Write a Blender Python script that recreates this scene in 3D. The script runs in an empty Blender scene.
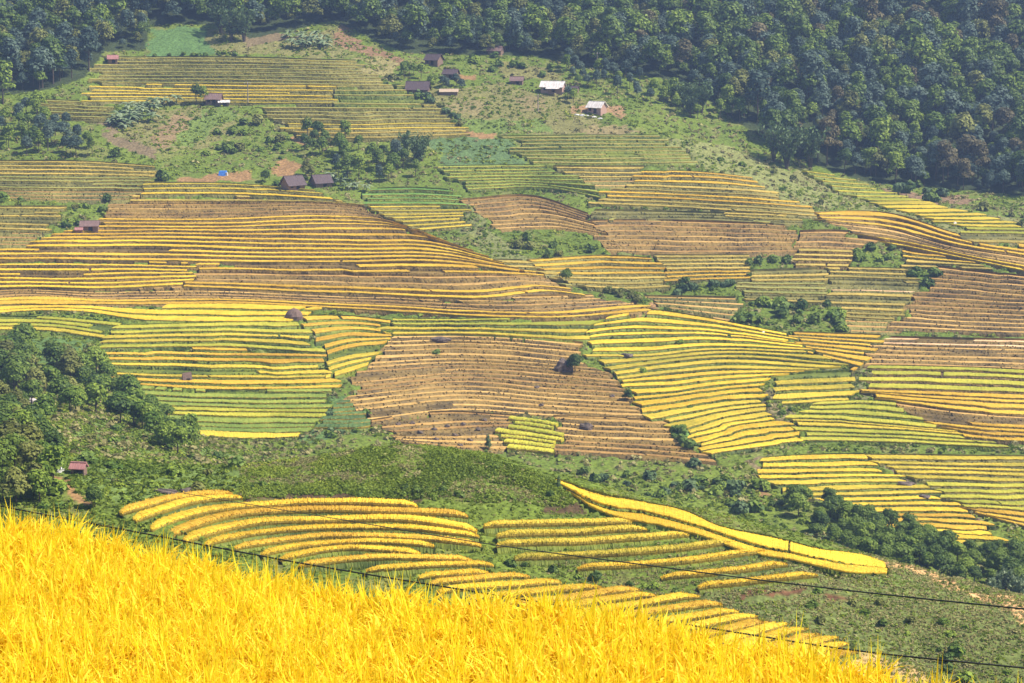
import bpy, math, random
import numpy as np
from math import radians, sin, cos, tan, pi

random.seed(7)
rng = np.random.default_rng(11)
sc = bpy.context.scene
COL = sc.collection

# ------------------------------------------------------------------ camera geometry (metres, camera at the origin, looking +Y)
F, W, H = 2200.0, 1024, 683
CX, CY = 512.0, 341.5
PITCH = math.atan((CY + 20.0) / F)
cp, sp = cos(PITCH), sin(PITCH)

def ray(u, v):
    """pixel -> (a, m): the ray is y*(a, 1, m)"""
    u = np.asarray(u, float); v = np.asarray(v, float)
    xc = (u - CX) / F; yc = (CY - v) / F
    dy = cp + yc * sp; dz = -sp + yc * cp
    return xc / dy, dz / dy

def proj(x, y, z):
    dep = y * cp - z * sp
    return CX + F * x / dep, CY - F * (y * sp + z * cp) / dep

# ------------------------------------------------------------------ small noise helpers
def lattice(ix, iy, seed):
    h = (ix.astype(np.int64) * 374761393 + iy.astype(np.int64) * 668265263 + seed * 982451653) & 0x7fffffff
    h = (h ^ (h >> 13)) * 1274126177 & 0x7fffffff
    return ((h ^ (h >> 16)) & 0xffff) / 65535.0

def vnoise(x, y, s=1.0, seed=0):
    x = np.asarray(x, float) / s; y = np.asarray(y, float) / s
    x0 = np.floor(x); y0 = np.floor(y)
    fx = x - x0; fy = y - y0
    fx = fx * fx * (3 - 2 * fx); fy = fy * fy * (3 - 2 * fy)
    a = lattice(x0, y0, seed); b = lattice(x0 + 1, y0, seed)
    c = lattice(x0, y0 + 1, seed); d = lattice(x0 + 1, y0 + 1, seed)
    return (a * (1 - fx) + b * fx) * (1 - fy) + (c * (1 - fx) + d * fx) * fy

def fbm(x, y, s, seed=0, o=3):
    r = 0; amp = 1; tot = 0
    for i in range(o):
        r = r + amp * vnoise(x, y, s / 2 ** i, seed + i * 17); tot += amp; amp *= .5
    return r / tot

def wig(t, per, seed, amp=1.0):
    return amp * (vnoise(np.asarray(t, float), np.full(np.shape(t), seed * 3.77 * per), per, seed) * 2 - 1)

# ------------------------------------------------------------------ mesh helpers
def mesh_from(name, V, Q=None, T=None, mats=(), midx=None, smooth=False):
    V = np.asarray(V, np.float32).reshape(-1, 3)
    me = bpy.data.meshes.new(name)
    nq = 0 if Q is None else len(Q); nt = 0 if T is None else len(T)
    me.vertices.add(len(V)); me.vertices.foreach_set('co', V.ravel())
    loops = []
    if nq: loops.append(np.asarray(Q, np.int32).ravel())
    if nt: loops.append(np.asarray(T, np.int32).ravel())
    L = np.concatenate(loops) if loops else np.zeros(0, np.int32)
    me.loops.add(len(L)); me.loops.foreach_set('vertex_index', L)
    me.polygons.add(nq + nt)
    st = np.concatenate([np.arange(nq) * 4, nq * 4 + np.arange(nt) * 3]).astype(np.int32)
    me.polygons.foreach_set('loop_start', st)
    me.polygons.foreach_set('loop_total', np.concatenate([np.full(nq, 4), np.full(nt, 3)]).astype(np.int32))
    for m in mats: me.materials.append(m)
    if midx is not None: me.polygons.foreach_set('material_index', np.asarray(midx, np.int32))
    me.polygons.foreach_set('use_smooth', np.full(nq + nt, smooth))
    me.update(calc_edges=True)
    return me

def link(name, me, parent=None, loc=None, rotz=0.0):
    o = bpy.data.objects.new(name, me); COL.objects.link(o)
    if parent: o.parent = parent
    if loc is not None: o.location = loc
    if rotz: o.rotation_euler = (0, 0, rotz)
    return o

def tag(o, label=None, cat=None, group=None, kind=None):
    if label: o['label'] = label
    if cat: o['category'] = cat
    if group: o['group'] = group
    if kind: o['kind'] = kind
    return o

def empty(name, loc, rotz=0.0):
    o = bpy.data.objects.new(name, None); COL.objects.link(o)
    o.empty_display_size = .3
    o.location = loc; o.rotation_euler = (0, 0, rotz)
    return o

class MB:
    """collects boxes, tubes and quads into one mesh"""
    def __init__(s): s.V = []; s.Q = []; s.T = []; s.qi = []; s.ti = []; s.n = 0; s.m = 0
    def add(s, V, Q=(), T=()):
        V = np.asarray(V, float).reshape(-1, 3)
        s.V.append(V)
        for q in Q: s.Q.append([i + s.n for i in q]); s.qi.append(s.m)
        for t in T: s.T.append([i + s.n for i in t]); s.ti.append(s.m)
        s.n += len(V)
    def box(s, c, d, rz=0.0, tilt=0.0):
        x, y, z = [k / 2 for k in d]
        V = np.array([[i * x, j * y, k * z] for i in (-1, 1) for j in (-1, 1) for k in (-1, 1)], float)
        if tilt:
            ct, st = cos(tilt), sin(tilt)
            V = np.stack([V[:, 0], V[:, 1] * ct - V[:, 2] * st, V[:, 1] * st + V[:, 2] * ct], 1)
        cr, sr = cos(rz), sin(rz)
        V = np.stack([V[:, 0] * cr - V[:, 1] * sr, V[:, 0] * sr + V[:, 1] * cr, V[:, 2]], 1) + np.array(c)
        s.add(V, [(0, 1, 3, 2), (4, 6, 7, 5), (0, 4, 5, 1), (2, 3, 7, 6), (0, 2, 6, 4), (1, 5, 7, 3)])
    def tube(s, pts, rad, k=6):
        pts = np.asarray(pts, float); n = len(pts)
        rad = np.broadcast_to(np.asarray(rad, float), (n,))
        tan_ = np.gradient(pts, axis=0); tan_ /= np.linalg.norm(tan_, axis=1)[:, None] + 1e-9
        ref = np.where(np.abs(tan_[:, 2:3]) > .9, np.array([[1., 0, 0]]), np.array([[0, 0, 1.]]))
        u = np.cross(tan_, ref); u /= np.linalg.norm(u, axis=1)[:, None] + 1e-9
        w = np.cross(tan_, u)
        V = []
        for i in range(k):
            an = 2 * pi * i / k
            V.append(pts + rad[:, None] * (cos(an) * u + sin(an) * w))
        V = np.stack(V, 1).reshape(-1, 3)
        Q = [(i * k + j, i * k + (j + 1) % k, (i + 1) * k + (j + 1) % k, (i + 1) * k + j) for i in range(n - 1) for j in range(k)]
        c0 = len(V); V = np.concatenate([V, pts[:1], pts[-1:]])
        T = [(c0, (j + 1) % k, j) for j in range(k)] + [(c0 + 1, (n - 1) * k + j, (n - 1) * k + (j + 1) % k) for j in range(k)]
        s.add(V, Q, T)
    def build(s, name, mats, parent=None, smooth=False):
        mats = mats if isinstance(mats, (list, tuple)) else [mats]
        me = mesh_from(name, np.concatenate(s.V), s.Q or None, s.T or None, mats, s.qi + s.ti, smooth)
        return link(name, me, parent)

# ------------------------------------------------------------------ materials
def new_mat(name):
    m = bpy.data.materials.new(name); m.use_nodes = True
    nt = m.node_tree
    for n in list(nt.nodes): nt.nodes.remove(n)
    out = nt.nodes.new('ShaderNodeOutputMaterial')
    return m, nt, out

def N(nt, typ, **kw):
    n = nt.nodes.new(typ)
    for k, v in kw.items(): setattr(n, k, v)
    return n

def rgb(c): return (c[0], c[1], c[2], 1.0)

def foliage(name, ca, cb, cc=None, trans=.3, scale=6.0, big=0.0, island=.6, rough=.65, objrand=.25, fine=0.0):
    """two-tone leaf colour: per-leaf random + world noise + a shift per object; thin leaves let light through"""
    m, nt, out = new_mat(name)
    L = nt.links
    geo = N(nt, 'ShaderNodeNewGeometry')
    noi = N(nt, 'ShaderNodeTexNoise'); noi.inputs['Scale'].default_value = 1.0 / scale; noi.inputs['Detail'].default_value = 3.0
    L.new(geo.outputs['Position'], noi.inputs['Vector'])
    mx = N(nt, 'ShaderNodeMix', data_type='FLOAT'); mx.inputs[0].default_value = island
    L.new(noi.outputs['Fac'], mx.inputs[2]); L.new(geo.outputs['Random Per Island'], mx.inputs[3])
    oi = N(nt, 'ShaderNodeObjectInfo')
    ma = N(nt, 'ShaderNodeMath', operation='MULTIPLY_ADD'); L.new(oi.outputs['Random'], ma.inputs[0]); ma.inputs[1].default_value = objrand
    sub = N(nt, 'ShaderNodeMath', operation='SUBTRACT'); L.new(mx.outputs[0], sub.inputs[0]); sub.inputs[1].default_value = objrand * .5
    L.new(sub.outputs[0], ma.inputs[2])
    last = ma
    if fine:
        n2 = N(nt, 'ShaderNodeTexNoise'); n2.inputs['Scale'].default_value = 1.0 / fine; n2.inputs['Detail'].default_value = 2.0
        L.new(geo.outputs['Position'], n2.inputs['Vector'])
        m2 = N(nt, 'ShaderNodeMath', operation='MULTIPLY_ADD'); m2.inputs[1].default_value = 1.1
        s2 = N(nt, 'ShaderNodeMath', operation='SUBTRACT'); L.new(n2.outputs['Fac'], s2.inputs[0]); s2.inputs[1].default_value = .5
        L.new(s2.outputs[0], m2.inputs[0]); L.new(last.outputs[0], m2.inputs[2]); last = m2
    if big:
        n3 = N(nt, 'ShaderNodeTexNoise'); n3.inputs['Scale'].default_value = 1.0 / big; n3.inputs['Detail'].default_value = 2.0
        L.new(geo.outputs['Position'], n3.inputs['Vector'])
        m3 = N(nt, 'ShaderNodeMath', operation='MULTIPLY_ADD'); m3.inputs[1].default_value = 1.3
        s3 = N(nt, 'ShaderNodeMath', operation='SUBTRACT'); L.new(n3.outputs['Fac'], s3.inputs[0]); s3.inputs[1].default_value = .5
        L.new(s3.outputs[0], m3.inputs[0]); L.new(last.outputs[0], m3.inputs[2]); last = m3
    cr = N(nt, 'ShaderNodeValToRGB'); L.new(last.outputs[0], cr.inputs[0])
    e = cr.color_ramp.elements
    e[0].position = .2; e[0].color = rgb(ca); e[1].position = .8; e[1].color = rgb(cb)
    if cc is not None:
        k = e.new(.97); k.color = rgb(cc)
    bs = N(nt, 'ShaderNodeBsdfPrincipled'); L.new(cr.outputs[0], bs.inputs['Base Color'])
    bs.inputs['Roughness'].default_value = rough; bs.inputs['Specular IOR Level'].default_value = .25
    if trans:
        tr = N(nt, 'ShaderNodeBsdfTranslucent'); L.new(cr.outputs[0], tr.inputs['Color'])
        ms = N(nt, 'ShaderNodeMixShader'); ms.inputs[0].default_value = trans
        L.new(bs.outputs[0], ms.inputs[1]); L.new(tr.outputs[0], ms.inputs[2]); L.new(ms.outputs[0], out.inputs[0])
    else:
        L.new(bs.outputs[0], out.inputs[0])
    return m

def solid(name, ca, cb, scale=1.0, rough=.8, stretch=(1, 1, 1), bump=0.0):
    m, nt, out = new_mat(name); L = nt.links
    tc = N(nt, 'ShaderNodeTexCoord'); mp = N(nt, 'ShaderNodeMapping'); mp.inputs['Scale'].default_value = stretch
    L.new(tc.outputs['Object'], mp.inputs[0])
    noi = N(nt, 'ShaderNodeTexNoise'); noi.inputs['Scale'].default_value = 1.0 / scale; noi.inputs['Detail'].default_value = 4.0
    L.new(mp.outputs[0], noi.inputs['Vector'])
    cr = N(nt, 'ShaderNodeValToRGB'); L.new(noi.outputs['Fac'], cr.inputs[0])
    e = cr.color_ramp.elements
    e[0].position = .3; e[0].color = rgb(ca); e[1].position = .7; e[1].color = rgb(cb)
    bs = N(nt, 'ShaderNodeBsdfPrincipled'); L.new(cr.outputs[0], bs.inputs['Base Color'])
    bs.inputs['Roughness'].default_value = rough; bs.inputs['Specular IOR Level'].default_value = .3
    if bump:
        b = N(nt, 'ShaderNodeBump'); b.inputs['Strength'].default_value = .6; b.inputs['Distance'].default_value = bump
        L.new(noi.outputs['Fac'], b.inputs['Height']); L.new(b.outputs[0], bs.inputs['Normal'])
    L.new(bs.outputs[0], out.inputs[0])
    return m

M = {}
# crops  (dark tone, light tone)
M['golden']  = foliage('ripe_rice', (.48, .27, .016), (.78, .50, .04), trans=.25, scale=3, island=.15, fine=.5, big=26, objrand=.35)
M['yellow']  = foliage('bright_ripe_rice', (.58, .36, .018), (.86, .60, .038), trans=.25, scale=3, island=.15, fine=.5, big=24, objrand=.3)
M['yelgreen']= foliage('ripening_rice', (.38, .31, .022), (.74, .53, .042), trans=.25, scale=3, island=.15, fine=.5, big=20, objrand=.4)
M['lime']    = foliage('green_gold_rice', (.30, .31, .022), (.58, .51, .045), trans=.25, scale=3, island=.15, fine=.5, big=20, objrand=.35)
M['green']   = foliage('green_rice', (.16, .23, .03), (.36, .40, .055), trans=.25, scale=3, island=.15, fine=.5, big=18, objrand=.35)
M['vivid']   = foliage('young_green_rice', (.10, .22, .03), (.20, .34, .06), trans=.25, scale=3, island=.15, fine=.5, big=18, objrand=.3)
M['pale']    = foliage('pale_green_rice', (.24, .25, .055), (.40, .36, .09), trans=.25, scale=3, island=.15, fine=.5, big=30, objrand=.35)
M['dull']    = foliage('dull_rice', (.28, .22, .04), (.56, .40, .08), trans=.2, scale=3, island=.15, fine=.5, big=15, objrand=.45)
M['stubble'] = foliage('rice_stubble', (.33, .19, .045), (.62, .38, .11), trans=.1, scale=2, island=.1, fine=.6, big=16, objrand=.4)
M['redstub'] = foliage('brown_stubble', (.25, .135, .034), (.50, .29, .08), trans=.1, scale=2, island=.1, fine=.6, big=14, objrand=.4)
M['veg']     = foliage('leafy_vegetables', (.045, .085, .018), (.12, .19, .045), trans=.2, scale=3, island=.15, fine=.5, big=18, objrand=.3)
M['stalk_shade']   = foliage('shaded_rice_stalks', (.20, .145, .016), (.44, .31, .040), trans=.2, scale=3, island=.15, fine=.4, big=18, objrand=.2)  # olive stalk colour that also paints in shade on the crop fronts
M['bare']    = foliage('bare_straw_field', (.50, .29, .13), (.74, .48, .25), trans=0, scale=2, island=.1, fine=.7, big=10, objrand=.3)
# banks
M['bank_green'] = foliage('bank_grass', (.045, .068, .006), (.18, .205, .02), trans=.0, scale=2.5, island=.2, fine=.6, big=14, objrand=.2)
M['bank_brown'] = foliage('bank_dry_grass', (.075, .048, .011), (.22, .140, .032), trans=.0, scale=2.5, island=.2, fine=.6, big=10, objrand=.2)
M['bank_dull']  = foliage('bank_mixed_grass', (.075, .072, .015), (.22, .19, .045), trans=.0, scale=2.5, island=.2, fine=.6, big=12, objrand=.2)
# foliage
M['leaf_dark'] = foliage('dark_green_leaves', (.030, .066, .008), (.14, .20, .022), trans=.2, scale=8, objrand=.5)
M['leaf_mid']  = foliage('green_leaves', (.06, .115, .009), (.22, .29, .028), trans=.2, scale=8, objrand=.5)
M['leaf_haze_blue'] = foliage('haze_blue_leaves', (.030, .058, .042), (.10, .145, .098), trans=.2, scale=8, objrand=.5)  # blue-green leaves, with extra blue painted in for distant haze
M['leaf_teal'] = foliage('cool_green_leaves', (.034, .068, .022), (.12, .18, .060), trans=.2, scale=8, objrand=.5)
M['leaf_olive']= foliage('olive_leaves', (.08, .09, .016), (.21, .22, .045), trans=.2, scale=8, objrand=.5)
M['leaf_red']  = foliage('rusty_leaves', (.065, .058, .022), (.16, .13, .05), trans=.2, scale=8, objrand=.4)
M['leaf_lime'] = foliage('bright_green_leaves', (.07, .13, .02), (.20, .28, .05), trans=.3, scale=6, objrand=.4)
M['leaf_pale'] = foliage('silvery_green_leaves', (.10, .15, .06), (.30, .36, .20), trans=.25, scale=4, objrand=.3)
M['scrub']     = foliage('scrub_leaves', (.085, .135, .007), (.25, .31, .025), (.38, .37, .05), trans=.35, scale=7, big=22, objrand=.1)
M['scrub_dry'] = foliage('dry_scrub', (.15, .135, .045), (.34, .30, .11), trans=.25, scale=7, big=25, objrand=.1)
M['bark'] = solid('bark', (.05, .035, .025), (.12, .09, .065), .3, .9, (1, 1, .3), .03)
# buildings
M['tile_dark'] = solid('weathered_dark_roof', (.045, .03, .035), (.11, .075, .08), .5, .75, (4, .4, 1), .03)
M['tile_brown']= solid('brown_board_roof', (.10, .06, .055), (.22, .14, .125), .5, .8, (4, .4, 1), .03)
M['tin']       = solid('pale_metal_roof', (.42, .36, .33), (.72, .67, .64), .9, .55, (3, .5, 1), .02)
M['tin_red']   = solid('rusty_red_roof', (.22, .09, .085), (.36, .17, .16), .6, .7, (3, .5, 1), .02)
M['wood']      = solid('plank_wall', (.14, .085, .06), (.26, .17, .125), .35, .85, (5, 5, .4), .02)
M['wood_pink'] = solid('new_plank_wall', (.32, .19, .15), (.46, .29, .23), .35, .85, (5, 5, .4), .02)
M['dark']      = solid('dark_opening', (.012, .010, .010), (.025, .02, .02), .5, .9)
M['straw']     = solid('old_thatch', (.085, .055, .045), (.19, .125, .10), .25, .95, (1, 1, 3), .05)
M['straw_pale']= solid('pale_thatch', (.30, .22, .15), (.50, .38, .27), .25, .95, (1, 1, 3), .05)
M['blue']      = solid('blue_tarpaulin', (.05, .17, .55), (.10, .28, .72), .6, .5)
M['rock_pale'] = solid('pale_boulder', (.38, .31, .30), (.62, .54, .52), .4, .9, (1, 1, 1), .08)
M['rock_dark'] = solid('dark_boulder', (.06, .045, .038), (.16, .12, .10), .6, .9, (1, 1, 1), .12)
M['cable']     = solid('black_cable', (.012, .012, .013), (.02, .02, .02), .5, .6)
M['pole']      = solid('grey_wood_pole', (.20, .16, .13), (.32, .27, .23), .5, .85, (3, 3, .3))
M['rubble']    = solid('white_rubble', (.5, .47, .44), (.75, .72, .68), .4, .9)

M['rice_leaf'] = foliage('ripe_rice_leaf', (.80, .60, .018), (.95, .82, .035), (.62, .66, .05), trans=.5, scale=.9, island=.75, rough=.5, objrand=0)
M['rice_ear']  = foliage('rice_ear', (.84, .52, .022), (.95, .76, .05), trans=.45, scale=.6, island=.7, rough=.6, objrand=0)
# ------------------------------------------------------------------ terrain control points: (u, v, range y)
CP = []
def col(u, pts): CP.extend((u, v, d) for v, d in pts)
col(-60, [(560,219),(525,227),(470,240),(440,300),(390,378),(330,455),(300,480),(250,522),(200,560),(140,612),(90,655),(40,700),(0,742),(-90,830)])
col(60,  [(560,219),(520,229),(480,243),(440,305),(400,372),(330,456),(300,482),(250,524),(200,562),(140,614),(90,657),(40,700),(0,742),(-90,830)])
col(200, [(640,200),(560,221),(520,231),(497,237),(472,262),(440,395),(380,438),(310,490),(250,530),(185,582),(140,622),(100,656),(60,692),(20,730),(-90,832)])
col(400, [(660,200),(620,210),(590,217),(550,227),(505,238),(470,245),(437,253),(380,440),(330,478),(312,492),(250,536),(200,577),(140,627),(100,662),(50,712),(0,755),(-90,835)])
col(500, [(660,202),(600,216),(560,226),(525,234),(490,241),(453,250),(452,404)])
col(562, [(600,217),(560,227),(525,236),(500,241),(475,248)])
col(700, [(660,205),(600,219),(560,228),(535,233),(509,242)])
col(600, [(660,204),(600,218),(560,228),(520,237),(488,246),(484,386),(455,405),(400,440),(340,480),(300,502),(250,540),(200,580),(150,622),(100,667),(50,715),(0,762),(-90,842)])
col(800, [(690,200),(650,209),(600,220),(560,230),(534,239),(530,362),(490,385),(450,406),(400,437),(340,480),(290,513),(240,552),(200,590),(172,638),(130,668),(60,722),(0,767),(-90,845)])
col(870, [(575,230),(550,239)])
col(930, [(690,202),(640,212),(590,224),(572,231),(562,348),(540,364),(500,384),(450,408),(400,438),(340,480),(285,517),(235,556),(205,600),(188,645),(130,676),(60,730),(0,772),(-90,848)])
col(1090,[(700,200),(650,210),(618,219),(590,336),(560,351),(540,365),(500,386),(450,411),(400,441),(340,482),(280,522),(235,560),(205,620),(130,682),(60,738),(0,778),(-90,852)])
# hidden ground behind the spur: (u at that range, y, z)
HID = [(400,300,-79),(400,350,-83),(400,405,-83.5),(600,290,-80),(600,335,-90),(800,285,-87),(800,330,-91),(930,275,-85),(930,315,-91.5),(1090,262,-84),(1090,300,-91),
       (300,300,-74),(300,370,-82),(300,252,-55.5)]
def cp_world():
    P = []
    for u, v, d in CP:
        a, m = ray(u, v); P.append((a * d, d, m * d))
    for u, d, z in HID:
        P.append(((u - CX) / F * d, d, z))
    for a in (-.30, -.15, 0., .15, .30):                       # the slope below the viewpoint, hidden by the rice
        P.append((a * 100, 100, -50)); P.append((a * 1000, 1000, 62)); P.append((a * 1150, 1150, 95))
    return np.array(P, float)

class TPS:
    def __init__(s, P, lam):
        s.X = P[:, :2] / 100.0; n = len(P)
        K = s.k(s.X, s.X) + np.diag(lam if np.ndim(lam) else np.full(n, lam))
        Q = np.column_stack([np.ones(n), s.X])
        A = np.block([[K, Q], [Q.T, np.zeros((3, 3))]])
        s.w = np.linalg.solve(A, np.concatenate([P[:, 2], np.zeros(3)]))
    @staticmethod
    def k(A, B):
        r2 = ((A[:, None, :] - B[None, :, :]) ** 2).sum(2)
        return .5 * r2 * np.log(r2 + 1e-9)
    def __call__(s, x, y):
        X = np.column_stack([np.ravel(x), np.ravel(y)]) / 100.0
        out = np.empty(len(X))
        for i in range(0, len(X), 20000):
            c = X[i:i + 20000]
            out[i:i + 20000] = s.k(c, s.X) @ s.w[:-3] + s.w[-3] + c @ s.w[-2:]
        return out.reshape(np.shape(x))

GA = np.linspace(-.40, .40, 161)
GY = np.concatenate([np.linspace(90, 440, 260, endpoint=False), np.linspace(440, 1150, 330)])
def make_grid(tps):
    A, Y = np.meshgrid(GA, GY, indexing='ij')
    return tps(A * Y, Y)
def gz(a, y):
    """bilinear height on the smooth ground (range >= 90)"""
    a = np.clip(np.asarray(a, float), GA[0], GA[-1] - 1e-6); y = np.clip(np.asarray(y, float), GY[0], GY[-1] - 1e-6)
    fa = (a - GA[0]) / (GA[1] - GA[0]); ia = np.minimum(fa.astype(int), len(GA) - 2); fa = fa - ia
    iy = np.clip(np.searchsorted(GY, y, 'right') - 1, 0, len(GY) - 2); fy = (y - GY[iy]) / (GY[iy + 1] - GY[iy])
    return (ZG[ia, iy] * (1 - fa) + ZG[ia + 1, iy] * fa) * (1 - fy) + (ZG[ia, iy + 1] * (1 - fa) + ZG[ia + 1, iy + 1] * fa) * fy
def ground(x, y): return gz(np.asarray(x) / np.asarray(y), y)

def hit(u, v, layer='far'):
    """where the line of sight of a pixel meets the smooth ground"""
    u = np.asarray(u, float); v = np.asarray(v, float); shp = u.shape
    a, m = ray(u.ravel(), v.ravel()); n = len(a)
    y0 = 95.0 if layer == 'spur' else 255.0
    if layer == 'left': y0 = 95.0
    j0 = np.searchsorted(GY, y0); j1 = np.searchsorted(GY, 262.0) if layer == 'spur' else len(GY); ys = GY[j0:j1]
    out = np.empty(n)
    for i in range(0, n, 4000):
        aa = np.clip(a[i:i + 4000], GA[0], GA[-1] - 1e-6); mm = m[i:i + 4000]
        fa = (aa - GA[0]) / (GA[1] - GA[0]); ia = np.minimum(fa.astype(int), len(GA) - 2); fa = (fa - ia)[:, None]
        Z = ZG[ia, j0:j1] * (1 - fa) + ZG[ia + 1, j0:j1] * fa
        D = Z - mm[:, None] * ys[None]
        above = D >= 0
        if layer == 'far':                                       # skip the back of the near spur
            first_free = np.argmax(~above, axis=1)
            idx = np.arange(len(ys))[None]
            above = above & (idx > first_free[:, None])
        k = np.argmax(above, axis=1); k = np.where(above.any(1), np.maximum(k, 1), len(ys) - 1)
        if layer == 'spur': k = np.where(above.any(1), k, np.maximum(np.argmax(D, axis=1), 1))
        r = np.arange(len(aa)); d0 = D[r, k - 1]; d1 = D[r, k]
        t = np.clip(np.where(np.abs(d1 - d0) < 1e-9, 0, -d0 / (d1 - d0 + 1e-12)), 0, 1)
        out[i:i + 4000] = ys[k - 1] + (ys[k] - ys[k - 1]) * t
    y = out.reshape(shp); a = a.reshape(shp)
    return a * y, y, gz(a, y)

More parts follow.
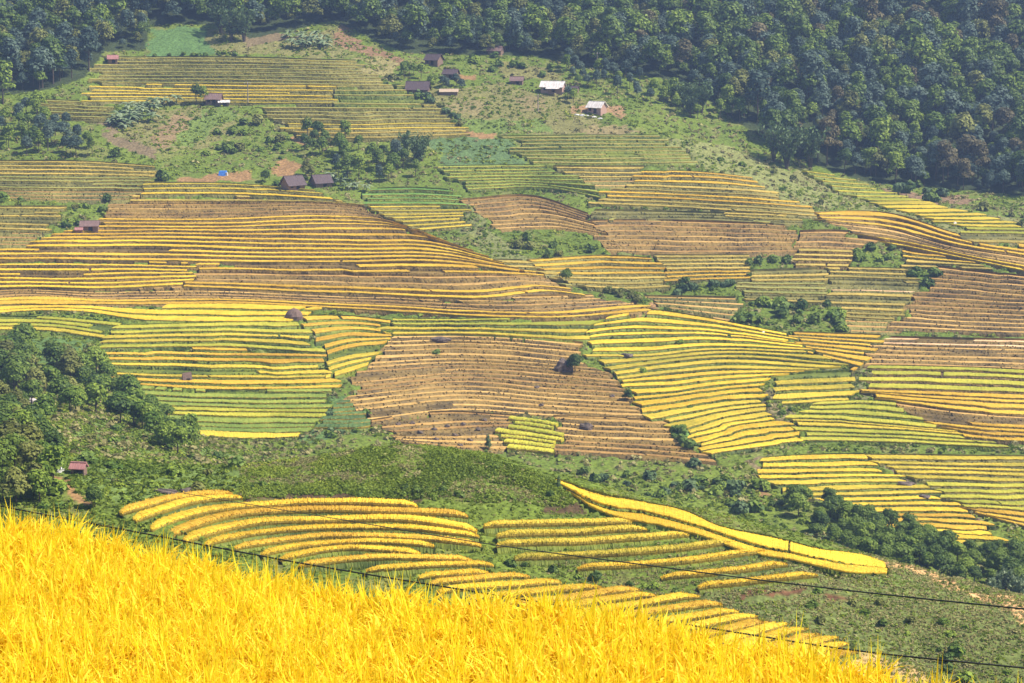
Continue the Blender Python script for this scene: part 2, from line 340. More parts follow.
# ------------------------------------------------------------------ the fields: label, layer, guide lines (pixels of the photo, top to bottom), rows, crops
FIELDS = [
 ('pale green terraced field highest on the left slope below the forest', 'far', [[(106,59),(220,59),(345,62)],[(104,71),(220,71),(362,73)],[(100,83),(220,83),(385,85)]], 8, 'pale', 'bank_dull', {}),
 ('thin yellow band of ripening terraces above the banana plants', 'far', [[(104,84),(325,87)],[(88,102),(240,102),(328,104)]], 6, 'yelgreen', 'bank_dull', {}),
 ('dark green terraces right beside the thin yellow band', 'far', [[(330,87),(390,86)],[(334,104),(422,105)]], 5, 'pale', 'bank_green', {}),
 ('olive terraced field ending at the bushy diagonal path', 'far', [[(245,105),(340,105),(424,106)],[(282,121),(345,122),(442,121)],[(305,137),(350,139),(462,135)]], 9, ['pale','pale','yelgreen','dull'], 'bank_dull', {}),
 ('short pale terraces left of the banana plants', 'far', [[(36,101),(108,103)],[(58,119),(102,121)]], 6, 'pale', 'bank_dull', {}),
 ('dull half harvested terraces on the far left edge', 'far', [[(-30,163),(75,163),(156,168)],[(-30,182),(60,184),(142,183)],[(20,198),(60,200),(118,200)]], 11, ['dull','pale','redstub'], 'bank_dull', {'gap':.18}),
 ('scrubby abandoned terraces left of the brown plank shed', 'far', [[(-30,208),(62,208)],[(-30,226),(44,228)],[(-30,244),(20,245)]], 8, ['dull','redstub'], 'bank_dull', {'gap':.3}),
 ('yellow terraces just under the bare orange threshing ground', 'far', [[(130,185),(215,185),(300,191)],[(124,195),(230,195),(330,200)]], 3, ['yelgreen','yellow'], 'bank_dull', {}),
 ('striped terraces with tall dark banks on top of the big left hill', 'far', [[(122,197),(230,197),(336,202)],[(112,211),(230,211),(350,209),(372,212)],[(106,227),(230,227),(345,224),(400,227),(426,237)]], 7, ['dull','redstub','stubble','redstub','golden','golden','golden'], 'bank_brown', {'rh':1.1}),
 ('golden terraces sweeping round the brow of the big left hill', 'far', [[(106,228),(230,228),(345,225),(402,228),(428,239)],[(26,243),(137,242),(342,246),(440,248),(488,259)],[(-30,259),(100,260),(240,262),(342,262),(450,262),(514,270)]], 9, ['golden','yellow','golden'], 'bank_brown', {}),
 ('bright yellow terraces at the left end of the big hill', 'far', [[(-40,262),(90,261),(186,264)],[(-40,279),(90,280),(188,277)],[(-40,289),(40,287),(90,289),(180,284)]], 5, 'yellow', 'bank_brown', {}),
 ('brown striped terraces across the middle of the big left hill', 'far', [[(190,265),(240,265),(342,265),(455,265),(518,272)],[(186,279),(342,281),(470,283),(520,281),(548,282)],[(182,286),(342,293),(500,297),(555,292),(578,295)]], 6, ['golden','redstub','stubble','golden','stubble'], 'bank_brown', {}),
 ('tan harvested terraces curving along the foot of the big left hill', 'far', [[(-40,291),(40,289),(90,291),(180,287),(342,294),(500,298),(582,297)],[(-40,300),(30,294),(90,298),(180,297),(342,302),(520,308),(622,303)],[(-40,306),(40,303),(140,304),(240,303),(342,308),(545,318),(650,311)]], 6, ['stubble','redstub','stubble','golden','stubble'], 'bank_brown', {}),
 ('yellow terraces in a thin band left of the round thatched stack', 'far', [[(-40,308),(60,305),(140,306),(240,305),(320,309)],[(-40,314),(80,311),(150,321),(240,322),(284,322)]], 3, 'yellow', 'bank_green', {}),
 ('low green terraces at the left edge under the big hill', 'far', [[(-40,318),(60,320),(115,325)],[(-40,331),(50,331),(92,337)]], 3, ['lime','yelgreen'], 'bank_green', {'gap':.1}),
 ('green and gold terraces below the round thatched stack', 'far', [[(122,327),(200,325),(296,324)],[(96,348),(205,347),(314,352)]], 4, ['lime','yelgreen','lime'], 'bank_green', {}),
 ('golden terraces around the small thatched field hut', 'far', [[(92,349),(205,349),(316,353)],[(112,371),(188,372),(322,371)],[(138,385),(188,388),(330,388)]], 6, ['golden','yelgreen','golden'], 'bank_green', {}),
 ('green terraces between the dark trees and the ferny hill', 'far', [[(140,388),(188,391),(328,391)],[(152,412),(240,414),(322,415)],[(186,433),(240,437),(297,436)]], 8, ['green','green','lime','green','yelgreen'], 'bank_green', {'gap':.05}),
 ('golden terraces fanning to the right of the round thatched stack', 'far', [[(302,318),(345,318),(384,322)],[(318,335),(350,332),(382,334)],[(320,353),(345,346),(378,342)],[(326,366),(345,360),(366,357)],[(330,378),(346,374),(358,369)]], 8, ['golden','yelgreen'], 'bank_green', {}),
 ('long green and yellow terraces running above the brown harvested slope', 'far', [[(388,321),(480,321),(604,315)],[(386,334),(480,335),(572,341)]], 3, ['lime','yelgreen'], 'bank_green', {}),
 ('brown harvested terraces with stripes of bare soil in the centre', 'far', [[(384,337),(477,337),(574,344)],[(366,360),(477,357),(575,364)],[(360,376),(477,369),(560,374),(612,378)],[(356,398),(477,390),(552,397),(626,401)],[(368,420),(460,410),(550,416),(644,419)]], 14, ['stubble','redstub','stubble'], 'bank_brown', {'wigv':.22}),
 ('rough brown stubble terraces above the ferny hill', 'far', [[(370,422),(440,414),(506,418)],[(396,433),(450,430),(500,428)],[(410,441),(450,446),(492,449)]], 6, ['redstub','stubble'], 'bank_brown', {'gap':.2,'wigv':.3}),
 ('lower brown terraces right of the small lime patch', 'far', [[(566,419),(600,420),(652,421)],[(566,436),(600,438),(668,440)],[(560,452),(640,456),(720,463)]], 5, ['stubble','redstub'], 'bank_brown', {}),
 ('small lime yellow patch at the foot of the brown terraces', 'far', [[(506,420),(540,424),(578,432)],[(495,448),(520,451),(550,454)]], 5, 'lime', 'bank_green', {'ch':.75}),
 ('bright yellow terraces descending in curves right of the brown slope', 'far', [[(608,318),(650,312),(700,319),(790,336)],[(584,342),(640,339),(700,337),(790,346)],[(588,357),(640,357),(716,350),(806,352)],[(602,374),(650,365),(716,358),(838,366)],[(624,388),(682,383),(735,377),(775,375)],[(642,402),(690,395),(730,389),(756,387)],[(660,417),(700,409),(740,402),(752,402)],[(690,430),(722,420),(756,413)],[(706,443),(740,432),(780,427)],[(718,453),(760,447),(802,442)]], 21, ['yellow','yelgreen','yellow','yelgreen','yellow'], 'bank_green', {'wigv':.4,'cut':.02}),
 ('few short yellow terraces beside the scrubby gully', 'far', [[(776,376),(846,372)],[(784,404),(850,401)]], 4, 'yelgreen', 'bank_green', {}),
 ('flat gold field with faint rows right of the yellow curves', 'far', [[(792,334),(884,337)],[(806,349),(864,356)],[(816,356),(846,368)]], 6, 'golden', 'bank_dull', {'rh':.4}),
 ('pale pinkish harvested field with bare earth on the right', 'far', [[(892,339),(1060,343)],[(868,352),(1060,357)],[(864,364),(1060,370)]], 5, ['bare','stubble','redstub'], 'bank_brown', {}),
 ('golden brown striped terraces at the right edge above the lime field', 'far', [[(868,367),(988,370),(1060,374)],[(866,390),(940,393),(1060,397)],[(896,403),(950,411),(1060,418)],[(968,437),(1000,440),(1060,443)]], 11, ['lime','golden','stubble','golden'], 'bank_brown', {}),
 ('lime green terraces on the right above the grassy bank', 'far', [[(828,404),(893,405),(940,416)],[(796,421),(870,424),(962,432)],[(808,440),(900,442),(1000,447)]], 7, ['lime','yelgreen','lime'], 'bank_green', {}),
 ('dark green terraces below the two white roofed houses', 'far', [[(512,138),(580,137),(646,137)],[(535,163),(610,163),(692,162)]], 6, 'pale', 'bank_green', {}),
 ('fresh green terraces above the village valley bushes', 'far', [[(446,168),(500,167),(532,167)],[(456,178),(510,177),(562,176)],[(470,189),(545,187),(600,197)]], 6, 'green', 'bank_green', {}),
 ('vivid green square of young rice beside the banana grove', 'far', [[(378,191),(412,190),(446,192)],[(367,205),(412,205),(460,206)]], 3, 'vivid', 'bank_green', {}),
 ('small yellow terraces under the vivid green square', 'far', [[(362,208),(458,208)],[(422,229),(462,226)]], 5, 'yelgreen', 'bank_dull', {}),
 ('brown terraces in the hollow right of the big hill top', 'far', [[(472,201),(540,199),(576,212)],[(505,229),(560,228),(600,234)]], 6, ['redstub','stubble'], 'bank_brown', {}),
 ('pinkish brown striped terraces in the middle of the far slope', 'far', [[(578,223),(640,222),(690,223),(787,227)],[(604,238),(690,240),(788,241)],[(614,251),(690,254),(790,253)]], 7, ['redstub','stubble','redstub'], 'bank_brown', {}),
 ('small rusty terraces under the dark green ones', 'far', [[(562,168),(640,168)],[(586,186),(618,186)]], 4, ['dull','stubble'], 'bank_dull', {}),
 ('widely spaced gold lipped terraces high in the centre right', 'far', [[(636,173),(690,174),(739,178)],[(618,188),(690,190),(772,194)],[(594,204),(680,208),(816,216)]], 7, ['golden','dull','golden','dull'], 'bank_dull', {'rh':1.4}),
 ('lime stair of tiny terraces stepping down along the forest', 'far', [[(802,172),(822,175)],[(846,194),(884,195)],[(905,212),(962,211)],[(962,226),(1022,227)]], 11, ['lime','yelgreen'], 'bank_green', {}),
 ('olive terraces in the right corner below the forest', 'far', [[(966,229),(1060,231)],[(985,243),(1060,245)]], 4, ['lime','dull'], 'bank_dull', {}),
 ('golden terraces sloping to the right edge under the scrub', 'far', [[(808,215),(893,216),(956,236),(1060,250)],[(836,224),(893,232),(950,247),(1060,264)],[(892,244),(930,252),(1060,278)]], 7, ['golden','stubble','yellow'], 'bank_brown', {}),
 ('dark striped terraces with brown soil left of the bushes', 'far', [[(794,233),(840,233),(884,238)],[(796,250),(846,252)],[(798,266),(842,267)]], 6, ['redstub','dull'], 'bank_brown', {}),
 ('dark reddish harvested terraces at the right edge', 'far', [[(944,270),(1060,282)],[(922,300),(1060,306)],[(894,328),(1060,334)]], 11, ['redstub','redstub','stubble'], 'bank_brown', {}),
 ('dull tan terraces between the two groups of bushes', 'far', [[(836,269),(898,270)],[(832,288),(924,290)],[(828,304),(908,306)]], 7, ['dull','bare','dull'], 'bank_dull', {'gap':.12}),
 ('golden terraces below the small valley tree', 'far', [[(534,262),(616,258),(650,260)],[(588,287),(640,289),(664,287)]], 5, ['golden','dull'], 'bank_dull', {}),
 ('golden tan terraces in the centre above the dark bushes', 'far', [[(652,257),(748,257)],[(667,281),(738,279)]], 5, ['dull','golden'], 'bank_dull', {}),
 ('orange tan plot with faint rows under the dark bushes', 'far', [[(656,298),(734,299)],[(676,313),(732,322)]], 4, 'stubble', 'bank_dull', {'rh':.6}),
 ('yellowing terraces between the upper bushes and the golden right slope', 'far', [[(906,249),(950,257)],[(908,267),(984,269)]], 4, ['golden','dull'], 'bank_dull', {}),
 ('leafy green rows in the gully left of the brown terraces', 'far', [[(338,404),(362,402),(384,402)],[(324,428),(360,428),(392,424)]], 5, 'veg', 'bank_green', {'ch':.7}),
 ('faded green terraces mixed with scrub above the large bush patch', 'far', [[(744,273),(800,271),(832,270)],[(742,286),(828,287)],[(752,300),(824,302)]], 6, ['dull','pale','dull'], 'bank_dull', {'gap':.2}),
 ('faded strip of terraces between gold lipped and pinkish fields', 'far', [[(600,212),(690,214),(792,217)],[(590,222),(680,219),(790,224)]], 2, ['dull','pale'], 'bank_dull', {'gap':.2}),
 ('small faded terraces left of the reddish harvested ones', 'far', [[(850,306),(900,308)],[(852,331),(888,332)]], 5, ['dull','redstub'], 'bank_dull', {'gap':.1}),
 ('narrow faded terraces left of the golden valley terraces', 'far', [[(500,262),(530,262)],[(560,286),(580,286)]], 4, ['dull','pale'], 'bank_dull', {'gap':.15}),
 ('yellow terraces ending in a point above the dark hedge', 'far', [[(770,460),(810,457),(856,456)],[(761,474),(820,474),(884,473)],[(792,494),(850,493),(922,490)],[(845,510),(900,509),(955,508)],[(892,527),(935,525),(985,528)],[(957,545),(1003,547)]], 13, ['yellow','yelgreen','yellow','golden','yellow'], 'bank_green', {'wigv':.3}),
 ('yellow green terraces at the right edge past the stony track', 'far', [[(866,456),(940,457),(1060,458)],[(908,476),(960,478),(1060,481)],[(945,501),(1060,503)],[(990,517),(1060,536)]], 10, ['yelgreen','lime','golden'], 'bank_dull', {}),
 ('golden rice on the long ridge above the dark hedge', 'spur', [[(562,480),(582,487),(638,502),(688,512),(716,525),(765,535),(821,549),(870,557),(888,564)],[(563,486),(590,498),(632,509),(672,517),(712,530),(750,540),(805,553),(860,563),(888,568)],[(565,497),(593,512),(628,523),(656,528),(709,541),(737,552),(793,562),(849,574),(886,575)]], 2, 'yellow', 'bank_green', {'wigv':.35,'cut':.02,'ch':.34,'lip':.95,'fluff':1}),
]
# strips of the near spur: pixel paths, crop; each is a thing of its own
FAN = [
 [(123,514),(185,498),(233,494)], [(137,521),(199,502),(243,498)], [(153,530),(213,512),(280,506),(350,505),(417,507)],
 [(173,536),(228,518),(300,512),(380,513),(468,517)], [(187,542),(250,526),(340,522),(410,522),(476,532)], [(207,545),(262,534),(340,529),(420,531),(479,537)],
 [(236,549),(290,541),(340,537),(410,539),(481,546)], [(263,555),(300,548),(350,543),(434,546)], [(282,560),(340,550),(420,555)],
 [(300,567),(360,560),(472,560)], [(367,571),(430,567),(494,566)], [(420,578),(490,573)], [(430,584),(480,580),(530,577)],
 [(440,592),(510,587),(562,583)], [(470,600),(540,594),(602,588)], [(500,608),(570,600),(640,590)], [(535,613),(600,603),(656,596)],
 [(560,618),(630,608),(700,597)], [(590,624),(660,613),(723,605)], [(620,631),(690,620),(739,612)], [(650,637),(710,626),(759,617)],
 [(680,642),(730,632),(771,622)], [(700,648),(750,637),(792,624)], [(720,654),(770,641),(808,629)], [(740,660),(790,645),(821,635)],
 [(760,666),(805,650),(839,638)], [(780,671),(820,655),(849,644)], [(800,675),(835,659),(858,651)]]
BENCH = [
 [(484,527),(540,526),(596,525),(632,523)], [(497,537),(570,535),(647,530)], [(497,546),(580,544),(640,540),(689,535)],
 [(515,560),(600,557),(690,549),(731,543)], [(578,569),(650,566),(700,561),(766,552)], [(662,579),(720,574),(788,565)], [(699,588),(760,582),(818,576)]]

def resample(g, n):
    g = np.asarray(g, float); t = np.linspace(0, 1, n)
    # chord parameter, then a smooth (Catmull-Rom like) curve through the guide points
    s = np.concatenate([[0], np.cumsum(np.hypot(*np.diff(g, axis=0).T))]); s /= s[-1]
    if len(g) > 2:
        d = np.gradient(g, s, axis=0)
        k = np.clip(np.searchsorted(s, t, 'right') - 1, 0, len(s) - 2)
        h = (s[k + 1] - s[k])[:, None]; x = ((t - s[k]))[:, None] / h
        return ((2 * x**3 - 3 * x**2 + 1) * g[k] + (x**3 - 2 * x**2 + x) * h * d[k] + (-2 * x**3 + 3 * x**2) * g[k + 1] + (x**3 - x**2) * h * d[k + 1])
    return np.stack([np.interp(t, s, g[:, 0]), np.interp(t, s, g[:, 1])], 1)

def guide_surface(guides, M_):
    G = np.stack([resample(g, M_) for g in guides])              # (ng, M, 2)
    hs = np.concatenate([[0], np.cumsum(np.abs(np.diff(G[:, :, 1].mean(1))) + np.abs(np.diff(G[:, :, 0].mean(1))) * .15)]); hs /= hs[-1]
    def P(s):                                                    # s: (rows, M) fraction from top to bottom
        k = np.clip(np.searchsorted(hs, s, 'right') - 1, 0, len(hs) - 2)
        f = ((s - hs[k]) / (hs[k + 1] - hs[k]))[..., None]
        j = np.broadcast_to(np.arange(M_)[None], s.shape)
        return G[k, j] * (1 - f) + G[k + 1, j] * f
    return P

# first pass: smooth ground, second pass: ground bent so that terrace lines run level
BASE = cp_world()
ZG = make_grid(TPS(BASE, .02))
extra = []; lam = [.02] * len(BASE)
for lab, layer, guides, *_ in FIELDS:
    for g in (guides if len(guides) < 4 else guides[::2]):
        p = resample(g, max(3, int(abs(g[-1][0] - g[0][0]) / 45)))
        x, y, z = hit(p[:, 0], p[:, 1], layer)
        a, m = ray(p[:, 0], p[:, 1])
        zm = z.mean() if layer == 'far' else None
        if zm is None: continue
        yt = np.clip(zm / m, y * .95, y * 1.05)
        extra += list(np.stack([a * yt, yt, m * yt], 1)); lam += [.12] * len(p)
for g in FAN[::2] + BENCH[::2]:
    p = resample(g, 4); x, y, z = hit(p[:, 0], p[:, 1], 'spur'); a, m = ray(p[:, 0], p[:, 1])
    yt = np.clip(z.mean() / m, y * .93, y * 1.07)
    extra += list(np.stack([a * yt, yt, m * yt], 1)); lam += [.05] * len(p)
ZG = make_grid(TPS(np.concatenate([BASE, np.array(extra)]), np.array(lam)))
# ------------------------------------------------------------------ masks in the photo's pixel frame (which ground carries a crop)
MW, MH, MO = 1260, 800, 90           # mask with a margin of 90 px (x) / 60 px (y)
MASK = {'far': np.zeros((MH, MW), bool), 'spur': np.zeros((MH, MW), bool)}
def mpix(u, v): return np.clip((np.asarray(u) + MO).astype(int), 0, MW - 1), np.clip((np.asarray(v) + 60).astype(int), 0, MH - 1)
def mask_add(layer, u, v):
    i, j = mpix(u, v); MASK[layer][j, i] = True
def in_mask(layer, u, v):
    i, j = mpix(u, v)
    return (MASK['far'] | MASK['spur'])[j, i] if layer == 'left' else MASK[layer][j, i]
def inpoly(u, v, poly):
    p = np.asarray(poly, float); r = np.zeros(np.shape(u), bool); j = len(p) - 1
    for i in range(len(p)):
        c = ((p[i, 1] > v) != (p[j, 1] > v)) & (u < (p[j, 0] - p[i, 0]) * (v - p[i, 1]) / (p[j, 1] - p[i, 1] + 1e-9) + p[i, 0])
        r ^= c; j = i
    return r

def strip_quads(rows):
    """rows: (k, M, 3) lines -> vertices and quads of the sheet between them"""
    k, n, _ = rows.shape
    V = rows.reshape(-1, 3); i = np.arange(k - 1)[:, None] * n + np.arange(n - 1)[None]
    Q = np.stack([i, i + 1, i + 1 + n, i + n], -1).reshape(-1, 4)
    return V, Q

class Acc:
    def __init__(s): s.V = []; s.Q = []; s.I = []; s.n = 0
    def raw(s, V, Q, i=0): s.V.append(V); s.Q.append(Q + s.n); s.n += len(V); s.I.append(np.full(len(Q), i))
    def sheet(s, rows, low=0):
        V, Q = strip_quads(np.asarray(rows, float)); s.raw(V, Q)
        if low: s.I[-1][:low * (rows.shape[1] - 1)] = 1          # the lowest strips: stalks under the ears, front shade painted into their tone
    def mesh(s, name, mat, smooth=False):
        mats = mat if isinstance(mat, list) else [mat]
        return mesh_from(name, np.concatenate(s.V), np.concatenate(s.Q), None, mats, np.concatenate(s.I), smooth)

def crop_sheet(fr, bk, zt, h, inset=.12, jit=1.0, seed=0):
    """a body of standing crop between the front lip and the back of a tread"""
    n = len(fr); d = bk - fr; w = np.linalg.norm(d, axis=1)[:, None] + 1e-6; d = d / w
    w = np.maximum(w, .5)
    hh = h * (.93 + .14 * rng.random(n))
    prof = [(inset * .6, -.02, 0), (inset * .3, .35, .03), (inset * .5, .66, .04), (inset * 1.6 + .05, .96, .04), (None, 1.0, .05), (None, .97, .05), (None, .8, .05), (None, -.02, 0)]
    fr_ = [.0, .0, .0, .0, .28, .62, .93, .97]
    lines = []
    for (off, hz, jj), f in zip(prof, fr_):
        o = (off if off is not None else w[:, 0] * f)
        j1 = rng.normal(0, 1, n) * jj * jit; j2 = rng.normal(0, 1, n) * jj * jit
        xy = fr + d * (np.broadcast_to(o, (n,)) + j1)[:, None]
        lines.append(np.column_stack([xy, zt + hh * hz + (j2 * h if hz > 0 else 0)]))
    lines = np.array(lines)
    m = lines[:, :1].mean(0, keepdims=True) * 1.0
    lines = np.concatenate([np.repeat(lines[[0, -1]].mean(0)[None, :1], 8, 0), lines, np.repeat(lines[[0, -1]].mean(0)[None, -1:], 8, 0)], 1)
    return lines

BANK_ROOTS = []
def fluff_quads(P, h, w):
    """little upright blades standing at the points P"""
    n = len(P); an = rng.random(n) * pi
    dx = np.column_stack([np.cos(an), np.sin(an), np.zeros(n)]) * (w * (.6 + .8 * rng.random(n)))[:, None] * .5
    lean = rng.normal(0, .35, (n, 2)) * h
    top = P + np.column_stack([lean, h * (.6 + .8 * rng.random(n))])
    V = np.stack([P - dx, P + dx, top + dx * .35, top - dx * .35], 1).reshape(-1, 3)
    return V, np.arange(4 * n).reshape(-1, 4)

def build_field(fi, spec):
    label, layer, guides, n, crops, bankkey, opt = spec
    crops = [crops] if isinstance(crops, str) else crops
    gw = opt.get('grow', 9 if layer == 'far' else 0)
    if gw:                                                      # let the field run on a little to meet its neighbours
        G_ = []
        for g in guides:
            g = [tuple(map(float, q)) for q in g]
            (x0, y0), (x1, y1) = g[0], g[1]; d0 = max(1, math.hypot(x1 - x0, y1 - y0)); a0 = (x0 - (x1 - x0) / d0 * gw, y0 - (y1 - y0) / d0 * gw)
            (x0, y0), (x1, y1) = g[-1], g[-2]; d1 = max(1, math.hypot(x1 - x0, y1 - y0)); a1 = (x0 - (x1 - x0) / d1 * gw, y0 - (y1 - y0) / d1 * gw)
            G_.append([a0] + g[1:-1] + [a1])
        G_[0] = [(x, y - 2) for x, y in G_[0]]; G_[-1] = [(x, y + 2) for x, y in G_[-1]]
        guides = G_
    if layer == 'far':
        hp = np.mean([abs(a[1] - b[1]) for g0, g1 in [(guides[0], guides[-1])] for a, b in ((g0[0], g1[0]), (g0[-1], g1[-1]))]) / n
        if hp > 4.6: n = int(math.ceil(n * 1.22))
    wpx = np.mean([np.hypot(*np.diff(np.asarray(g, float), axis=0).T).sum() for g in guides])
    Mn = int(max(12, wpx / (1.3 if layer == 'far' else 1.0)))
    P = guide_surface(guides, Mn)
    t = np.linspace(0, 1, Mn); L = t * wpx
    hpx = np.mean([abs(a[1] - b[1]) for a, b in zip(guides[0], guides[-1])] or [20]) / n
    amp = opt.get('wigv', .16)
    shared = wig(L, 130, fi * 7 + 1, amp) + wig(L, 45, fi * 7 + 2, amp * .6)
    step = np.zeros(Mn); S = []
    for k in range(n + 1):
        cut = opt.get('cut', .007)
        if k % 3 == 0:
            step = np.zeros(Mn); p = 0; val = rng.normal(0, .07)
            for i in range(Mn):
                if rng.random() < cut * 1.3: val = rng.normal(0, .11)
                step[i] = val
            kk = np.ones(7) / 7; step = np.convolve(np.pad(step, 3, 'edge'), kk, 'valid')
        o = shared + step + wig(L, 60, fi * 31 + k, .16) + wig(L, 18, fi * 37 + k, .07) + rng.normal(0, .10)
        if k in (0, n): o = o * .45
        S.append((k + o) / n)
    S = np.clip(np.sort(np.array(S), axis=0), -.03, 1.03)
    px = P(S)                                                   # (n+1, M, 2) boundary lines, top to bottom
    # ragged ends of the rows
    for k in range(n + 1):
        e = rng.normal(0, 4, 2) * min(1, wpx / 120)
        px[k, :, 0] += e[0] * (1 - t) ** 6 + e[1] * t ** 6
    taken = in_mask(layer, (px[:-1, :, 0] + px[1:, :, 0]) / 2, (px[:-1, :, 1] + px[1:, :, 1]) / 2)
    for k in range(n):                                          # ragged ends
        c0 = int(rng.random() ** 2 * 9); c1 = int(rng.random() ** 2 * 9)
        if Mn > 40: taken[k, :c0] = True; taken[k, Mn - c1:] = True
    # field mask
    for f in np.linspace(0, 1, max(2, int(hpx * 2) + 2)):
        q = (px[:-1] * (1 - f) + px[1:] * f)[~taken]
        for du in (-.6, 0, .6): mask_add(layer, q[..., 0] + du, q[..., 1])
    X, Y, Z = hit(px[..., 0], px[..., 1], layer)
    # widen rows that would be thinner than a footpath, keep order back to front
    zt = .5 * (Z[:-1] + Z[1:])                                  # tread heights
    c = (X[:, Mn // 2].mean(), Y[:, Mn // 2].mean(), float(Z[-1, Mn // 2]))
    root = empty('terraced_field', c)
    tag(root, label, 'terraced field')
    bank = Acc(); C = np.array(c)
    for k in range(n):
        key = crops[min(len(crops) - 1, int((k + rng.normal(0, .35)) / n * len(crops)) % len(crops) if k else 0)]
        short = key in ('stubble', 'redstub', 'bare')
        lf = opt.get('lip', .56 if short else .90) + rng.normal(0, .04)
        bk = np.column_stack([X[k], Y[k]]); ft = np.column_stack([X[k + 1], Y[k + 1]])
        fr = bk + (ft - bk) * np.clip(lf + wig(L, 25, fi * 41 + k, .09) + wig(L, 7, fi * 43 + k, .05), .3, .95)[:, None]
        d = fr - bk; w = np.linalg.norm(d, axis=1)
        out = d / (w[:, None] + 1e-6)
        zlow = zt[k + 1] if k + 1 < n else Z[-1] - .9
        foot = ft + out * .05
        jz = rng.normal(0, .03, Mn); jo = rng.normal(0, .04, (Mn, 1))
        rows = [np.column_stack([bk, zt[k] + .01]), np.column_stack([fr - out * .06, zt[k] + .02 + .4 * jz]),
                np.column_stack([fr * .5 + ft * .5 + out * jo, (zt[k] * .5 + zlow * .5) + .12 + jz]), np.column_stack([foot, zlow - .35])]
        rows = np.array(rows)
        runs = []; i = 0
        while i < Mn:                                           # stretches not already taken by a neighbouring field
            if taken[k, i]: i += 1; continue
            j = i
            while j < Mn and not taken[k, j]: j += 1
            if j - i > 3: runs.append((i, j))
            i = j
        for i, j in runs:                                       # each stretch closed at its ends by a drop below the ground
            sg = rows[:, i:j]; e0 = sg[:, :1].copy(); e0[..., 2] -= 2.2; e1 = sg[:, -1:].copy(); e1[..., 2] -= 2.2
            bank.sheet(np.concatenate([e0, sg, e1], 1) - C)
        if not runs: continue
        okc = np.concatenate([np.arange(i, j) for i, j in runs])
        nb = int(len(okc) * .7); ii = rng.choice(okc, nb); ff = rng.random(nb)[:, None]
        Pm = np.column_stack([fr[ii] * (1 - ff) + ft[ii] * ff, zt[k, ii] * (1 - ff[:, 0]) + zlow[ii] * ff[:, 0] - .08])
        V_, Q_ = fluff_quads(Pm - C, .32, .5); bank.raw(V_, Q_)
        if k == 0:                                              # the cut behind the topmost tread
            for i, j in runs:
                up = np.column_stack([bk, Z[0] + .25])[i:j]; bank.sheet(np.array([up - [0, -.5, .25], up, np.column_stack([bk, zt[0] - .2])[i:j]]) - C)
        # crop of the row, in one or several stretches
        h = opt.get('ch', .40) * (.30 if short else 1.0)
        h *= opt.get('rh', 1) ** .3
        gap = opt.get('gap', .02)
        st = []
        for r0, r1 in runs:
            i = r0
            while i < r1 - 3:
                j = min(r1, i + int(rng.integers(20, 120)))
                if r1 - j < 8: j = r1
                if rng.random() >= gap and j - i > 3: st.append((i, j))
                i = j + 1 if rng.random() < .10 else max(i + 4, j - 1)
        if not st: continue
        ac = Acc()
        for i, j in st:
            hw = np.minimum(w[i:j], 9.0)[:, None]
            f_ = fr[i:j]; b_ = bk[i:j]
            ln = crop_sheet(f_, b_, zt[k, i:j], h, inset=.12 if not short else .2, jit=.35 if layer == 'spur' else 1.0 if not short else .5)
            ac.sheet(ln - C, 0 if short or opt.get('fluff') else 2)
        if opt.get('fluff'):
            nb = int(len(okc) * 6); ii = rng.choice(okc, nb); ff = rng.random(nb)[:, None]
            P0 = np.column_stack([fr[ii] * (1 - ff) + bk[ii] * ff, zt[k, ii] + h * .75])
            V_, Q_ = fluff_quads(P0 - C, .10, .10); ac.raw(V_, Q_)
        me = ac.mesh('rice_row', [M[key], M['stalk_shade']])
        link('rice_row', me, root)
        if opt.get('fluff'):
            pass
    link('terrace_bank', bank.mesh('terrace_bank', M[bankkey]), root)
    return root

for fi, spec in enumerate(FIELDS): build_field(fi, spec)

